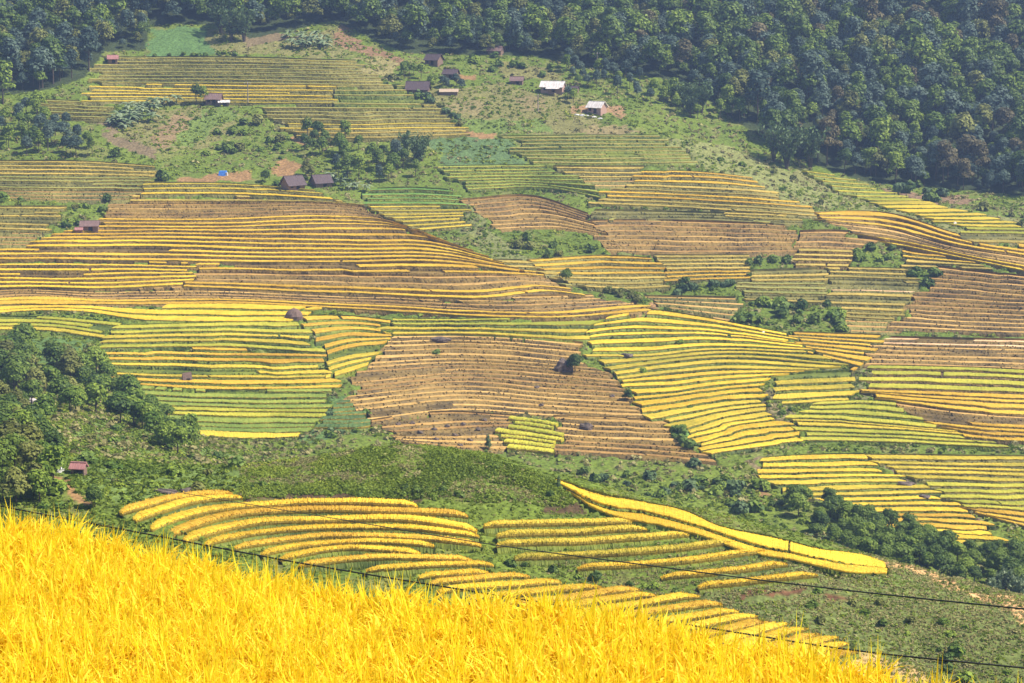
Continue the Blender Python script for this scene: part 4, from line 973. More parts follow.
# bush patches between the terraces
grove([(742,308),(770,300),(830,306),(848,318),(842,330),(770,330),(738,322)], 'far', 34, sub(SH,'dark green','green'), 1.0, 2.0, 'shrub', 'shrub', '%s bush in the large dark patch on the centre right slope', '%s bushes of the large dark patch', 1.6)
grove([(672,284),(735,283),(737,294),(690,298),(668,292)], 'far', 16, sub(SH,'dark green','blue green'), .9, 1.6, 'shrub', 'shrub', '%s bush in the small dark patch over the orange plot', '%s bushes over the orange plot', 1.6)
grove([(855,252),(880,243),(902,246),(905,258),(880,266),(855,262)], 'far', 12, sub(SH,'dark green','green'), 1.0, 1.8, 'shrub', 'shrub', '%s bush beside the dark striped terraces up right', '%s bushes beside the striped terraces', 1.8)
grove([(896,266),(936,270),(944,286),(915,288),(898,278)], 'far', 9, sub(SH,'dark green','green'), 1.0, 1.8, 'shrub', 'shrub', '%s bush above the dark reddish terraces', '%s bushes above the reddish terraces', 1.8)
grove([(748,258),(788,255),(786,270),(745,271)], 'far', 8, sub(SH,'dark green','green'), .9, 1.5, 'shrub', 'shrub', '%s bush in the small patch under the pinkish terraces', '%s bushes under the pinkish terraces', 1.6)
grove([(515,230),(560,240),(600,252),(560,262),(530,255),(508,240)], 'far', 20, sub(SH,'dark green','green','olive'), .7, 1.5, 'shrub', 'shrub', '%s bush in the hollow right of the big left hill', '%s bushes in the hollow', 1.8)
grove([(560,268),(590,292),(640,302),(660,300),(620,288),(585,280)], 'far', 14, sub(SH,'green','olive'), .8, 1.4, 'shrub', 'shrub', '%s bush along the lower brow of the big left hill', '%s bushes along the hill brow', 1.6)
grove([(335,405),(380,408),(390,425),(330,438),(318,425)], 'far', 14, sub(SH,'green','blue green'), .6, 1.1, 'shrub', 'shrub', '%s bush in the gully between green and brown terraces', '%s bushes in the gully', 1.4)
grove([(645,434),(675,430),(700,438),(690,450),(655,448)], 'far', 14, sub(SH,'bright green'), .7, 1.2, 'shrub', 'shrub', '%s leafy bush in the fresh patch right of the lower brown terraces', '%s bushes right of the brown terraces', 1.2)
grove([(826,370),(860,372),(862,400),(800,400),(745,398),(790,420)], 'far', 14, sub(SH,'olive','green'), .5, .9, 'shrub', 'shrub', '%s bush in the scrubby gully between yellow and golden fields', '%s bushes in the scrubby gully', 1.4)
# upper slope groves
grove([(0,118),(30,112),(62,122),(85,135),(100,158),(60,160),(0,158)], 'far', 30, sub(FT,'dark green','green','blue green'), .55, .85, 'broadleaf_tree', 'tree', '%s tree in the left edge grove under the short pale terraces', '%s trees of the left edge grove', 2.8)
grove([(300,142),(345,134),(362,150),(352,164),(310,162)], 'far', 12, sub(FT,'dark green','green'), .6, .85, 'broadleaf_tree', 'tree', '%s tree in the grove above the two dark village houses', '%s trees above the dark houses', 2.8)
grove([(330,165),(380,158),(422,160),(415,178),(375,190),(340,190)], 'far', 18, sub(FT,'dark green','blue green','green'), .5, .8, 'broadleaf_tree', 'tree', '%s tree in the grove beside the vivid green square', '%s trees beside the green square', 2.6)
grove([(395,150),(420,150),(424,172),(395,172)], 'far', 3, {'dark': BAM[:2]}, .75, .95, 'bamboo_clump', 'bamboo', 'tall dark bamboo clump left of the blue green hill', 'bamboo left of the blue green hill', 3.0)
grove([(195,155),(210,135),(240,122),(275,125),(292,140),(285,158),(230,160)], 'far', 34, sub(SH,'green','olive','dark green'), .9, 2.0, 'shrub', 'shrub', '%s bush on the overgrown bank below the homestead', '%s bushes below the homestead', 1.8)
grove([(318,176),(345,178),(372,192),(330,192)], 'far', 8, {'banana': BAN}, .8, 1.1, 'banana_plant', 'banana plant', 'banana plant just right of the two dark village houses', 'banana plants near the dark houses', 1.6)
grove([(138,95),(180,93),(182,104),(150,108)], 'far', 13, {'banana': BAN}, 1.0, 1.3, 'banana_plant', 'banana plant', 'pale banana plant in the upper bunch left of the homestead', 'upper bunch of banana plants', 1.7)
grove([(112,118),(125,108),(160,112),(150,130),(130,135),(108,126)], 'far', 22, {'banana': BAN}, 1.0, 1.35, 'banana_plant', 'banana plant', 'pale banana plant in the lower bunch on the knoll edge', 'lower bunch of banana plants', 1.7)
grove([(285,36),(325,38),(330,50),(290,52)], 'far', 16, {'banana': BAN}, 1.0, 1.3, 'banana_plant', 'banana plant', 'pale banana plant at the foot of the forest by the earth scar', 'banana plants at the forest foot', 2.0)
grove([(355,72),(392,78),(430,98),(470,128),(455,130),(410,104),(375,86)], 'far', 32, sub(SH,'green','olive','blue green'), .8, 1.5, 'shrub', 'shrub', '%s bush along the diagonal hedge path below the big dark roof', '%s bushes along the diagonal hedge', 1.4)
grove([(450,52),(500,56),(520,66),(560,70),(540,78),(480,74)], 'far', 20, sub(SH,'green','dark green','bright green'), .9, 1.8, 'shrub', 'shrub', '%s bush between the small huts of the hamlet', '%s bushes in the hamlet', 2.0)
grove([(560,66),(600,72),(680,88),(730,120),(700,122),(640,100),(590,92),(575,86)], 'far', 36, sub(FT,'green','blue green'), .42, .72, 'broadleaf_tree', 'tree', '%s young tree at the forest edge behind the white roofed houses', '%s young trees behind the white roofs', 2.6)
grove([(770,160),(800,164),(822,170),(806,178),(780,172)], 'far', 4, {'dark': BAM[:2]}, 1.15, 1.5, 'bamboo_clump', 'bamboo', 'tall plume of dark bamboo at the forest foot', 'bamboo plumes at the forest foot', 3.0, avoid=False)
grove([(640,90),(700,104),(720,124),(690,120)], 'far', 5, {'dark': BAM}, .8, 1.1, 'bamboo_clump', 'bamboo', 'bamboo clump halfway along the forest edge', 'bamboo halfway along the forest edge', 3.5, avoid=False)
grove([(215,28),(245,26),(252,44),(222,50)], 'far', 4, {'dark': BAM[:2]}, 1.0, 1.3, 'bamboo_clump', 'bamboo', 'large bamboo clump beside the green vegetable plot', 'bamboo beside the vegetable plot', 3.0, avoid=False)
grove([(440,36),(520,46),(520,54),(440,44)], 'far', 14, {'slim': SLIM}, .9, 1.25, 'slim_tree', 'tree', 'slim upright tree at the forest foot above the hamlet', 'slim trees above the hamlet', 2.2, avoid=False)
grove([(900,182),(950,190),(960,206),(920,204),(895,194)], 'far', 16, sub(SH,'dark green','blue green'), 1.2, 2.4, 'shrub', 'shrub', '%s bush at the foot of the right hand forest', '%s bushes at the right forest foot', 2.0)
grove([(980,210),(1030,215),(1030,228),(990,226)], 'far', 8, sub(SH,'dark green','olive'), 1.0, 2.0, 'shrub', 'shrub', '%s bush above the olive terraces in the right corner', '%s bushes above the corner terraces', 2.0)
grove([(690,150),(760,160),(840,206),(800,208),(720,176)], 'far', 24, sub(SH,'olive','green'), .5, 1.2, 'shrub', 'shrub', '%s bush on the grassy slope under the forest', '%s bushes on the grassy slope', 2.0)
grove([(60,212),(100,200),(112,206),(92,222),(60,236),(45,232)], 'far', 14, sub(SH,'green','olive','dark green'), .6, 1.3, 'shrub', 'shrub', '%s bush around the brown plank shed', '%s bushes around the plank shed', 1.6)
grove([(-2,180),(20,185),(30,200),(0,205)], 'far', 8, sub(SH,'dark green','green'), .9, 1.6, 'shrub', 'shrub', '%s bush at the left edge between dull terraces', '%s bushes at the left edge', 1.8)
grove([(150,56),(235,54),(235,58),(150,60)], 'far', 18, sub(SH,'dark green','green'), .6, 1.1, 'shrub', 'shrub', '%s bush in the row above the highest terraces', '%s bushes above the highest terraces', 1.6)
grove([(0,312),(75,312),(140,318),(110,322),(60,318),(0,318)], 'far', 26, sub(SH,'green','dark green'), .35, .7, 'shrub', 'shrub', '%s low bush in the green strip below the big left hill', '%s low bushes below the big hill', 1.2)
grove([(600,188),(650,206),(790,216),(760,222),(600,216)], 'far', 16, sub(SH,'olive','green'), .4, .9, 'shrub', 'shrub', '%s bush between gold lipped and pinkish terraces', '%s bushes between the terraces', 1.8)
def single(u, v, layer, kind, name, cat, label, s, sink=.3):
    x, y, z = [float(q[0]) for q in hit(np.array([float(u)]), np.array([float(v)]), layer)]
    if not in_mask(layer, u, v): z = float(surf(np.array([x]), np.array([y]))[0])
    return plant(kind, name, cat, label, None, x, y, z - sink, s)
single(3, 104, 'far', FT['green'][2], 'tall_tree', 'tree', 'tall slender tree with a bare trunk at the left edge', 1.35)
single(575, 372, 'far', BIG['dark green'][0], 'broadleaf_tree', 'tree', 'dark tree growing against the big boulder', .66)
single(628, 400, 'far', BIG['dark green'][2], 'broadleaf_tree', 'tree', 'small lone tree with a thin trunk among the yellow terraces', .38)
single(488, 449, 'far', SLIM[0], 'slim_tree', 'tree', 'small slender tree at the foot of the rough brown terraces', .40)
single(566, 283, 'far', BIG['dark green'][1], 'broadleaf_tree', 'tree', 'lone dark tree left of the golden valley terraces', .55)
single(559, 487, 'spur', SLIM[1], 'slim_tree', 'tree', 'tiny palm like tree standing at the top of the yellow ridge', .20)
single(163, 180, 'far', SH['dark green'][0], 'shrub', 'shrub', 'round dark bush left of the orange threshing ground', 2.4)
single(265, 182, 'far', BIG['dark green'][1], 'broadleaf_tree', 'tree', 'round tree between the orange ground and the gable house', .55)
single(276, 184, 'far', SH['bright green'][1], 'shrub', 'shrub', 'bright green bush touching the gable house', 1.4)
single(103, 212, 'far', SH['dark green'][1], 'shrub', 'shrub', 'dark upright bush directly above the brown plank shed', 1.7)
single(107, 200, 'far', SH['dark green'][2], 'shrub', 'shrub', 'upper dark bush on the left border of the striped hill', 1.5)
single(115, 157, 'far', SH['dark green'][0], 'shrub', 'shrub', 'isolated dark bush above the dull left terraces', 2.0)
single(634, 364, 'far', SH['bright green'][0], 'shrub', 'shrub', 'pale round bush in the middle of the yellow curves', 1.0) if False else None
single(643, 372, 'far', SH['green'][0], 'shrub', 'shrub', 'green bush in the middle of the yellow curved terraces', 1.1)
single(680, 344, 'far', SH['green'][1], 'shrub', 'shrub', 'low green bush high among the yellow curved terraces', 1.1)
single(690, 408, 'far', SH['dark green'][1], 'shrub', 'shrub', 'dark little bush low among the yellow curved terraces', .8)
single(436, 354, 'far', SH['bright green'][2], 'shrub', 'shrub', 'bright bush inside the upper brown harvested terraces', 1.1)
single(390, 334, 'far', SH['green'][2], 'shrub', 'shrub', 'green bush at the top left corner of the brown terraces', 1.1)

# ---- low scrub that nobody could count
def scatter(name, label, layer, n, box, size, matkey, quads, cond, hgt=.5, seed=0, flat=.8):
    r = np.random.default_rng(seed)
    y = r.uniform(box[2], box[3], n * 7); x = r.uniform(box[0], box[1], n * 7) * y
    z = surf(x, y); u, v = proj(x, y, z)
    ok = cond(u, v, x, y) & ~in_mask(layer, u, v) & ~in_mask(layer, u, v + 1)
    x, y, z = x[ok][:n], y[ok][:n], z[ok][:n]; k = len(x)
    sc_ = size * (.5 + r.random(k) ** 2 * 1.3)
    c = np.repeat(np.column_stack([x, y, z]), quads, 0); s0 = np.repeat(sc_, quads); m_ = len(c)
    d = r.normal(0, 1, (m_, 3)); d /= np.linalg.norm(d, axis=1)[:, None]; d[:, 2] = np.abs(d[:, 2])
    c = c + d * s0[:, None] * [1, 1, hgt * 1.6] * (r.random(m_) ** .4)[:, None]
    nr = d + r.normal(0, .5, (m_, 3)) + [0, 0, .3]; nr /= np.linalg.norm(nr, axis=1)[:, None]
    a = np.cross(nr, r.normal(0, 1, (m_, 3))); a /= np.linalg.norm(a, axis=1)[:, None]; b = np.cross(nr, a)
    s = (s0 * (.28 + .3 * r.random(m_)))[:, None]
    V = np.stack([c - a * s, c - b * s * flat, c + a * s, c + b * s * flat], 1).reshape(-1, 3)
    tag(link(name, mesh_from(name, V, np.arange(4 * m_).reshape(-1, 4), None, [M[matkey]])), label, kind='stuff')
def bare(u, v):
    r = np.zeros(np.shape(u), bool)
    for layer, poly, c in PATCH:
        if c in (C_SOIL, C_PATH, C_RED, C_TEAL): r |= inpoly(u, v, poly)
    return r
def notforest(u, v): return ~(inpoly(u, v, FOREST[0]) | inpoly(u, v, FOREST[1]))
dens = lambda x, y: fbm(x, y, 16, 61) + np.random.default_rng(3).normal(0, .08, np.shape(x))
scatter('scrub', 'low green scrub on the uncultivated far slope', 'far', 17000, (-.27, .27, 290, 740), .52, 'scrub', 13, lambda u, v, x, y: notforest(u, v) & ~bare(u, v) & (dens(x, y) > .44), .4, 1)
scatter('dry_grass', 'dry grass tufts on the uncultivated far slope', 'far', 9000, (-.27, .27, 290, 740), .6, 'scrub_dry', 9, lambda u, v, x, y: notforest(u, v) & ~bare(u, v) & (dens(x, y) < .56), .5, 2)
def fern(u, v, x, y):
    return inpoly(u + (fbm(x, y, 5, 71) - .5) * 60, v + (fbm(x, y, 5, 72) - .5) * 26, FERN)
FERN = [(215,500),(235,478),(290,452),(330,438),(380,434),(430,438),(490,452),(530,468),(565,490),(560,505),(420,500),(300,494)]
scatter('ferns', 'dense ferny scrub on the rounded top of the near spur', 'spur', 24000, (-.16, .04, 225, 262), .20, 'scrub', 14, lambda u, v, x, y: fern(u, v, x, y) & (fbm(x, y, 4, 73) > .40), .55, 3)
scatter('undergrowth', 'rough green undergrowth on the near spur', 'spur', 44000, (-.30, .30, 150, 250), .16, 'scrub', 13, lambda u, v, x, y: (~inpoly(u, v, FERN) | (fbm(x, y, 4, 73) < .5)) & ((u > 230) | (y < 214)) & ~bare(u, v) & (v > 432) & (dens(x, y) > .36), .5, 4)
scatter('dome_grass', 'pale dry grass between the ferns on the rounded spur top', 'spur', 6000, (-.16, .04, 225, 262), .17, 'scrub_dry', 9, lambda u, v, x, y: fern(u, v, x, y) & (fbm(x, y, 4, 73) < .52), .5, 8)
scatter('bench_grass', 'dry grass on the right flank of the near spur', 'spur', 22000, (-.05, .27, 196, 245), .15, 'scrub_dry', 9, lambda u, v, x, y: (u > 480) & ~bare(u, v) & (v > 470) & (dens(x, y) < .55), .5, 5)
scatter('valley_scrub', 'sunny green scrub on the left valley floor', 'left', 16000, (-.26, -.10, 214, 400), .32, 'scrub', 13, lambda u, v, x, y: (u < 235) & ~bare(u, v) & (v > 400), .5, 6)
grove([(780,585),(880,600),(1000,640),(1010,670),(900,640),(820,620)], 'spur', 26, sub(SH,'olive','green','dark green'), .35, .75, 'shrub', 'shrub', '%s low shrub on the grassy right flank of the near spur', '%s low shrubs on the right flank', 1.0)
grove([(480,560),(520,556),(580,580),(640,592),(690,592),(600,578),(500,570)], 'spur', 18, sub(SH,'dark green','green'), .35, .7, 'shrub', 'shrub', '%s low shrub in the dip between fan and benches', '%s low shrubs in the dip', 1.0)
grove([(930,655),(1010,650),(1024,683),(960,683)], 'spur', 10, sub(SH,'dark green','green'), .5, .9, 'shrub', 'shrub', '%s shrub in the lower right corner below the cables', '%s shrubs in the lower right corner', 1.0)

grove([(225,488),(260,480),(300,486),(420,490),(540,488),(560,500),(420,500),(300,493)], 'spur', 44, sub(SH,'dark green','green'), .3, .6, 'shrub', 'shrub', '%s low shrub along the shaded foot of the ferny dome', '%s low shrubs at the foot of the ferny dome', .9)

grove([(395,74),(412,72),(432,80),(400,84)], 'far', 4, sub(FT,'green','dark green'), .5, .7, 'broadleaf_tree', 'tree', '%s tree close behind the big dark purple roof', '%s trees behind the big dark roof', 2.4)
grove([(426,84),(446,82),(470,90),(460,98),(436,96)], 'far', 6, sub(FT,'green','blue green'), .4, .6, 'broadleaf_tree', 'tree', '%s small tree in the yards of the hamlet', '%s small trees in the hamlet yards', 2.2)
grove([(564,96),(580,98),(586,104),(570,104)], 'far', 3, sub(FT,'green','blue green'), .45, .6, 'broadleaf_tree', 'tree', '%s tree between the two white roofed houses', '%s trees between the white roofs', 2.2)
grove([(190,96),(206,94),(208,104),(192,106)], 'far', 4, sub(FT,'green','dark green'), .5, .7, 'broadleaf_tree', 'tree', '%s tree left of the brown homestead', '%s trees by the brown homestead', 2.2)
grove([(302,176),(312,174),(318,186),(308,190)], 'far', 3, sub(FT,'green','olive'), .4, .55, 'broadleaf_tree', 'tree', '%s slender tree between the two dark village houses', '%s trees between the dark houses', 1.6)
# ------------------------------------------------------------------ houses, sheds, rocks, poles
def at(u, v, layer='far'):
    x, y, z = [float(q[0]) for q in hit(np.array([float(u)]), np.array([float(v)]), layer)]
    return x, y, (z if in_mask(layer, u, v) else float(surf(np.array([x]), np.array([y]))[0]))

def house(u, v, label, L, Wd, hw, hr, rz, roof, wall, layer='far', name='house', cat='house', door=True, porch=False, over=.5, windows=0, skirt=1.2):
    x, y, z = at(u, v, layer)
    L *= .82; Wd *= .82; hr *= .88; hw *= .95
    r = radians(rz); root = empty(name, (x, y, z), r); tag(root, label, cat)
    a, b = L / 2, Wd / 2
    mb = MB()                                                    # walls with gable ends, footing sunk in the slope
    V = [(-a,-b,-skirt),(a,-b,-skirt),(a,b,-skirt),(-a,b,-skirt),(-a,-b,hw),(a,-b,hw),(a,b,hw),(-a,b,hw),(-a,0,hw+hr),(a,0,hw+hr)]
    mb.add(V, [(0,1,5,4),(1,2,6,5),(2,3,7,6),(3,0,4,7),(4,5,9,8),(6,7,8,9)], [(5,6,9),(7,4,8)])
    w = mb.build('wall', M[wall], root)
    sl = math.atan2(hr, b); ov = over; th = .14
    rb = MB()
    for sgn in (-1, 1):
        ridge = np.array([0, 0, hw + hr + .10]); eave = np.array([0, sgn * (b + ov), hw - ov * tan(sl) + .10])
        n = np.array([0, sgn * sin(sl), cos(sl)]) * th; xs = np.array([a + ov * .8, 0, 0])
        nn = 8; q0 = []; 
        for k in range(nn + 1):                                   # boards or sheets laid side by side, a little uneven
            q0.append(-1 + 2 * k / nn)
        for k in range(nn):
            d = n * random.uniform(-.12, .22); e2 = eave + (eave - ridge) * random.uniform(-.01, .03)
            P = [ridge + xs * q0[k] + d, ridge + xs * q0[k + 1] + d, e2 + xs * q0[k + 1] + d, e2 + xs * q0[k] + d]
            P = P + [p + n for p in P]
            o = [(0,1,2,3),(7,6,5,4),(0,4,5,1),(1,5,6,2),(2,6,7,3),(3,7,4,0)]
            rb.add(P, o)
    rb.box((0, 0, hw + hr + .22), (L + ov * 1.6, .35, .12))
    rf_ = rb.build('roof', M[roof], root)
    if door:
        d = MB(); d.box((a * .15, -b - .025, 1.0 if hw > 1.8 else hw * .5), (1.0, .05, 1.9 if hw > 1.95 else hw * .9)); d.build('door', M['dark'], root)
    for k in range(windows):
        wn = MB(); xx = -a * .6 + k * L * .75 / max(1, windows)
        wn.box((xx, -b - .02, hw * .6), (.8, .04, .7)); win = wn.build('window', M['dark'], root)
        fm = MB()
        for dx in (-.45, .45): fm.box((xx + dx, -b - .05, hw * .6), (.08, .06, .86))
        for dz in (-.40, .40): fm.box((xx, -b - .05, hw * .6 + dz), (.82, .06, .08))
        fm.build('frame', M['wood'], win)
    if porch:
        pb = MB(); pb.box((a * .2, -b - 1.0, hw - .35), (L * .62, 2.1, .1), tilt=radians(12)); pb.build('porch_roof', M[roof], root)
        for dx in (-.1, .2, .5):
            p = MB(); p.tube(np.array([[a * dx * 1.0, -b - 1.85, -1.0], [a * dx * 1.0, -b - 1.85, hw - .6]]), .07, 6); p.build('post', M['wood'], root)
    return root

house(90, 231, 'small brown plank shed on the left border of the striped hill', 5.2, 3.2, 1.5, 1.1, 4, 'tile_brown', 'wood', name='shed', cat='shed', over=.4)
house(79, 233, 'low rusty red lean-to left of the brown plank shed', 2.2, 1.6, .8, .5, 10, 'tin_red', 'wood', name='lean_to', cat='shed', door=False, over=.2)
house(214, 104, 'brown roofed homestead above the overgrown knoll', 5.2, 4.0, 1.7, 1.5, -4, 'tile_brown', 'wood', windows=1)
house(224, 106, 'pale roofed open lean-to beside the brown homestead', 3.6, 2.4, 1.0, .5, 8, 'tin', 'wood', name='lean_to', cat='shed', over=.4)
house(293, 189, 'dark gable house with its front turned to the left', 6.2, 4.6, 1.5, 2.2, 38, 'tile_dark', 'wood', windows=1)
house(321, 186, 'dark roofed house half hidden behind the gable house', 5.6, 4.4, 1.5, 1.9, 30, 'tile_dark', 'wood')
house(113, 63, 'tiny rusty hut at the foot of the left forest', 3.4, 2.8, 1.5, 1.0, 8, 'tin_red', 'wood', name='hut', cat='hut')
house(418, 91, 'long low house with a big dark purple roof in the hamlet', 8.0, 5.0, 1.3, 2.3, -6, 'tile_dark', 'wood', windows=2)
house(434, 65, 'dark plank house highest on the left of the hamlet', 5.6, 4.2, 1.8, 1.7, -28, 'tile_dark', 'wood', windows=1)
house(451, 79, 'grey blue roofed hut in the middle of the hamlet', 5.0, 3.6, 1.5, 1.3, -18, 'tile_dark', 'wood', name='hut', cat='hut')
house(449, 94, 'low shelter under a pale straw roof', 6.4, 2.4, .7, .7, -2, 'straw_pale', 'wood', name='shelter', cat='shelter', door=False, over=.4)
house(496, 54, 'brown hut standing alone just below the forest', 5.4, 4.0, 1.3, 1.4, -20, 'tile_brown', 'wood', name='hut', cat='hut')
house(517, 84, 'small dark hut left of the big white roof', 4.4, 3.4, 1.2, 1.1, -8, 'tile_brown', 'wood', name='hut', cat='hut')
house(553, 92, 'large house with a long white roof and a front porch', 8.2, 4.6, 1.9, 1.6, -16, 'tin', 'wood_pink', porch=True, windows=2)
house(575, 92, 'tiny dark hut touching the right end of the white porch', 2.4, 2.0, 1.2, .8, -20, 'tile_dark', 'wood', name='hut', cat='hut', over=.3)
house(597, 113, 'small pink plank house under a white roof, lowest of the hamlet', 5.6, 4.4, 2.0, 1.6, -32, 'tin', 'wood_pink', windows=2)
house(79, 476, 'little red roofed hut by the dirt footpath', 1.9, 1.4, .8, .5, -8, 'tin_red', 'wood', layer='left', name='hut', cat='hut', over=.2, skirt=.6)

# blue tent on the orange ground
x, y, z = at(223, 174); t = empty('tent', (x, y, z), radians(-12)); tag(t, 'small bright blue tarpaulin tent on the orange ground', 'tent')
mb = MB(); V = [(-1.1,-.9,-.2),(1.1,-.9,-.2),(1.1,.9,-.2),(-1.1,.9,-.2),(-.95,-.45,1.15),(.95,-.4,1.2),(.95,.4,1.25),(-.95,.4,1.2)]
mb.add(V, [(0,1,5,4),(1,2,6,5),(2,3,7,6),(3,0,4,7),(4,5,6,7)]); mb.build('canopy', M['blue'], t)
mb = MB(); mb.box((1.25, -.5, .35), (.5, .5, 1.0)); mb.build('sack', M['rubble'], t)

# round thatched stack and field hut
x, y, z = at(294, 319); t = empty('haystack', (x, y, z)); tag(t, 'round dark thatched haystack on the yellow terrace line', 'haystack')
rr = np.random.default_rng(4); kk = 22; V = []; prof = [(1.95,-.5),(2.05,.25),(2.0,.7),(1.75,1.25),(1.35,1.75),(.8,2.15),(.3,2.35)]
for q, h in prof:
    for i in range(kk): an = 2 * pi * i / kk; j = 1 + rr.normal(0, .035); V.append((cos(an) * q * j, sin(an) * q * j, h + rr.normal(0, .04)))
V.append((0, 0, 2.42)); Q = [(i * kk + j, i * kk + (j + 1) % kk, (i + 1) * kk + (j + 1) % kk, (i + 1) * kk + j) for i in range(len(prof) - 1) for j in range(kk)]
T = [((len(prof) - 1) * kk + j, (len(prof) - 1) * kk + (j + 1) % kk, len(V) - 1) for j in range(kk)]
mb = MB(); mb.add(V, Q, T); mb.build('thatch', M['straw'], t)
mb = MB(); mb.tube(np.array([[0, 0, 2.2], [.03, 0, 2.75]]), [.07, .04], 6); mb.build('centre_pole', M['bark'], t)
x, y, z = at(187, 381); t = empty('field_hut', (x, y, z), radians(24)); tag(t, 'small thatched field hut among the golden terraces', 'hut')
mb = MB(); mb.add([(-.95,-.8,-.4),(.95,-.8,-.4),(.95,.8,-.4),(-.95,.8,-.4),(-.95,0,1.7),(.95,0,1.85)], [(0,1,5,4),(2,3,4,5)], [(1,2,5),(3,0,4)]); mb.build('thatch', M['straw'], t)
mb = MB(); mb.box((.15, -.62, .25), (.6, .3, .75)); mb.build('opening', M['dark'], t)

def boulder(u, v, R, matk, label, group=None, layer='far', sq=(1, .8, .9), sink=.3, name='boulder'):
    x, y, z = at(u, v, layer); r = np.random.default_rng(int(u * 31 + v)); kk, nn = 14, 9; V = []
    for i in range(nn):
        th = pi * i / (nn - 1)
        for j in range(kk):
            an = 2 * pi * j / kk; d = np.array([sin(th) * cos(an), sin(th) * sin(an), cos(th)])
            q = 1 + .22 * sin(3.1 * d[0] + r_[0]) * cos(2.7 * d[1] + r_[1]) + .16 * sin(5 * d[2] + 4 * d[0] + r_[2]) if False else 1
            V.append(d)
    V = np.array(V); ph = r.random(6) * 6
    q = 1 + .20 * np.sin(3 * V[:, 0] + ph[0]) * np.cos(2.6 * V[:, 1] + ph[1]) + .15 * np.sin(5 * V[:, 2] + 4 * V[:, 0] + ph[2]) + .10 * np.sin(8 * V[:, 1] + 6 * V[:, 0] + ph[3])
    V = V * q[:, None] * R * np.array(sq)
    Q = [(i * kk + j, i * kk + (j + 1) % kk, (i + 1) * kk + (j + 1) % kk, (i + 1) * kk + j) for i in range(nn - 1) for j in range(kk)]
    Q = [q_[::-1] for q_ in Q]
    o = link(name, mesh_from(name, V, Q, None, [M[matk]], None, False), None, (x, y, z + R * sq[2] * (1 - 2 * sink) * .8))
    return tag(o, label, 'rock', group)
boulder(564, 370, 1.75, 'rock_dark', 'big dark boulder with a tree on it in the brown terraces', sq=(1, .9, 1.0))
boulder(627, 357, 1.1, 'rock_dark', 'flat purple brown rock among the upper yellow curves', sq=(1.3, .8, .6))
boulder(586, 429, 1.1, 'rock_dark', 'dark rock on the lower brown terraces with weeds beside it', sq=(1.2, .8, .8))
boulder(441, 341, 1.1, 'rock_dark', 'low reddish rock near the top edge of the brown terraces', sq=(1.8, .8, .6))
boulder(906, 486, 1.1, 'rock_dark', 'upper dark rock beside the stony track on the right', sq=(1.5, .8, .6))
boulder(925, 499, 1.0, 'rock_dark', 'lower dark rock beside the stony track on the right', sq=(1.5, .8, .6))
boulder(166, 491, .8, 'rock_dark', 'dark earthy outcrop left of the fan of rice strips', layer='left', sq=(2.0, .8, .55))
boulder(187, 489, .6, 'rock_dark', 'small dark outcrop nearest to the topmost rice strip', layer='left', sq=(1.5, .8, .6))
for u, v in [(412,424),(420,433),(434,430),(447,427),(455,436),(463,425),(470,441),(478,430),(460,446),(436,440),(537,388),(541,406),(612,397),(398,425),(485,421)]:
    boulder(u, v, .45, 'rock_dark', 'small dark field stone scattered on the brown stubble terraces', 'field stones on the brown stubble', sq=(1.2, .9, .8))
for u, v, R in [(32,404,.8),(38,407,1.0),(44,410,.8),(36,411,.6),(41,414,.8),(47,414,.55)]:
    boulder(u, v, R, 'rock_pale', 'pale stream boulder in the gap of the left ravine', 'stream boulders in the left ravine', sq=(1.2, .9, .6))
boulder(59, 474, .55, 'rubble', 'white chalky boulder left of the little red roofed hut', layer='left', sq=(1.1, .8, 1.0))
for u, v, R in [(577,115,.5),(582,116,.6),(588,117,.6),(594,117,.5),(600,118,.5)]:
    boulder(u, v, R, 'rubble', 'white stone lying before the small pink house', 'white stones by the pink house', sq=(1.5, .8, .6))
boulder(763, 333, .35, 'rubble', 'small white stone on the edge of the dark bush patch')
boulder(955, 224, .45, 'rubble', 'small white stone between the lime stair terraces and scrub')

# electricity poles
def pole(u, v, h, label, arm=True):
    x, y, z = at(u, v); t = empty('utility_pole', (x, y, z), radians(-8)); tag(t, label, 'utility pole')
    mb = MB(); mb.tube(np.array([[0, 0, -1], [0, 0, h]]), [.17, .12], 8); mb.build('post', M['pole'], t)
    if arm:
        mb = MB(); mb.box((0, -.14, h - .6), (2.0, .12, .14)); ar = mb.build('crossarm', M['wood'], t)
        for dx in (-.85, 0.0, .85):
            mb = MB(); mb.tube(np.array([[dx, -.14, h - .53], [dx, -.14, h - .25]]), [.07, .05], 6); mb.build('insulator', M['rubble'], ar)
pole(248, 104, 6.6, 'thin utility pole standing in the olive upper left terraces')
pole(538, 112, 5.6, 'thin utility pole on the grassy knoll below the white roof')
pole(597, 74, 7.0, 'utility pole with a brown crossarm at the forest edge')

# ------------------------------------------------------------------ cables across the view
def cable(pts, d0, d1, rad, label):
    p = resample(pts, 60); s = (p[:, 0] - p[0, 0]) / (p[-1, 0] - p[0, 0]); d = 1 / (1 / d0 + (1 / d1 - 1 / d0) * s)
    a, m = ray(p[:, 0], p[:, 1])
    mb = MB(); mb.tube(np.column_stack([a * d, d, m * d]), rad, 6)
    tag(mb.build('power_cable', M['cable'], None, True), label, 'cable')
cable([(60,469),(178,492),(350,521),(482,543),(653,566),(760,580),(1024,609),(1240,629)], 215, 38, .019, 'upper black cable running from the red hut to the right edge')
cable([(-220,462),(0,506),(142,533),(278,559),(514,598),(600,612),(689,625),(852,650),(1024,668),(1240,690)], 32, 24, .011, 'lower black cable sagging close above the front rice')

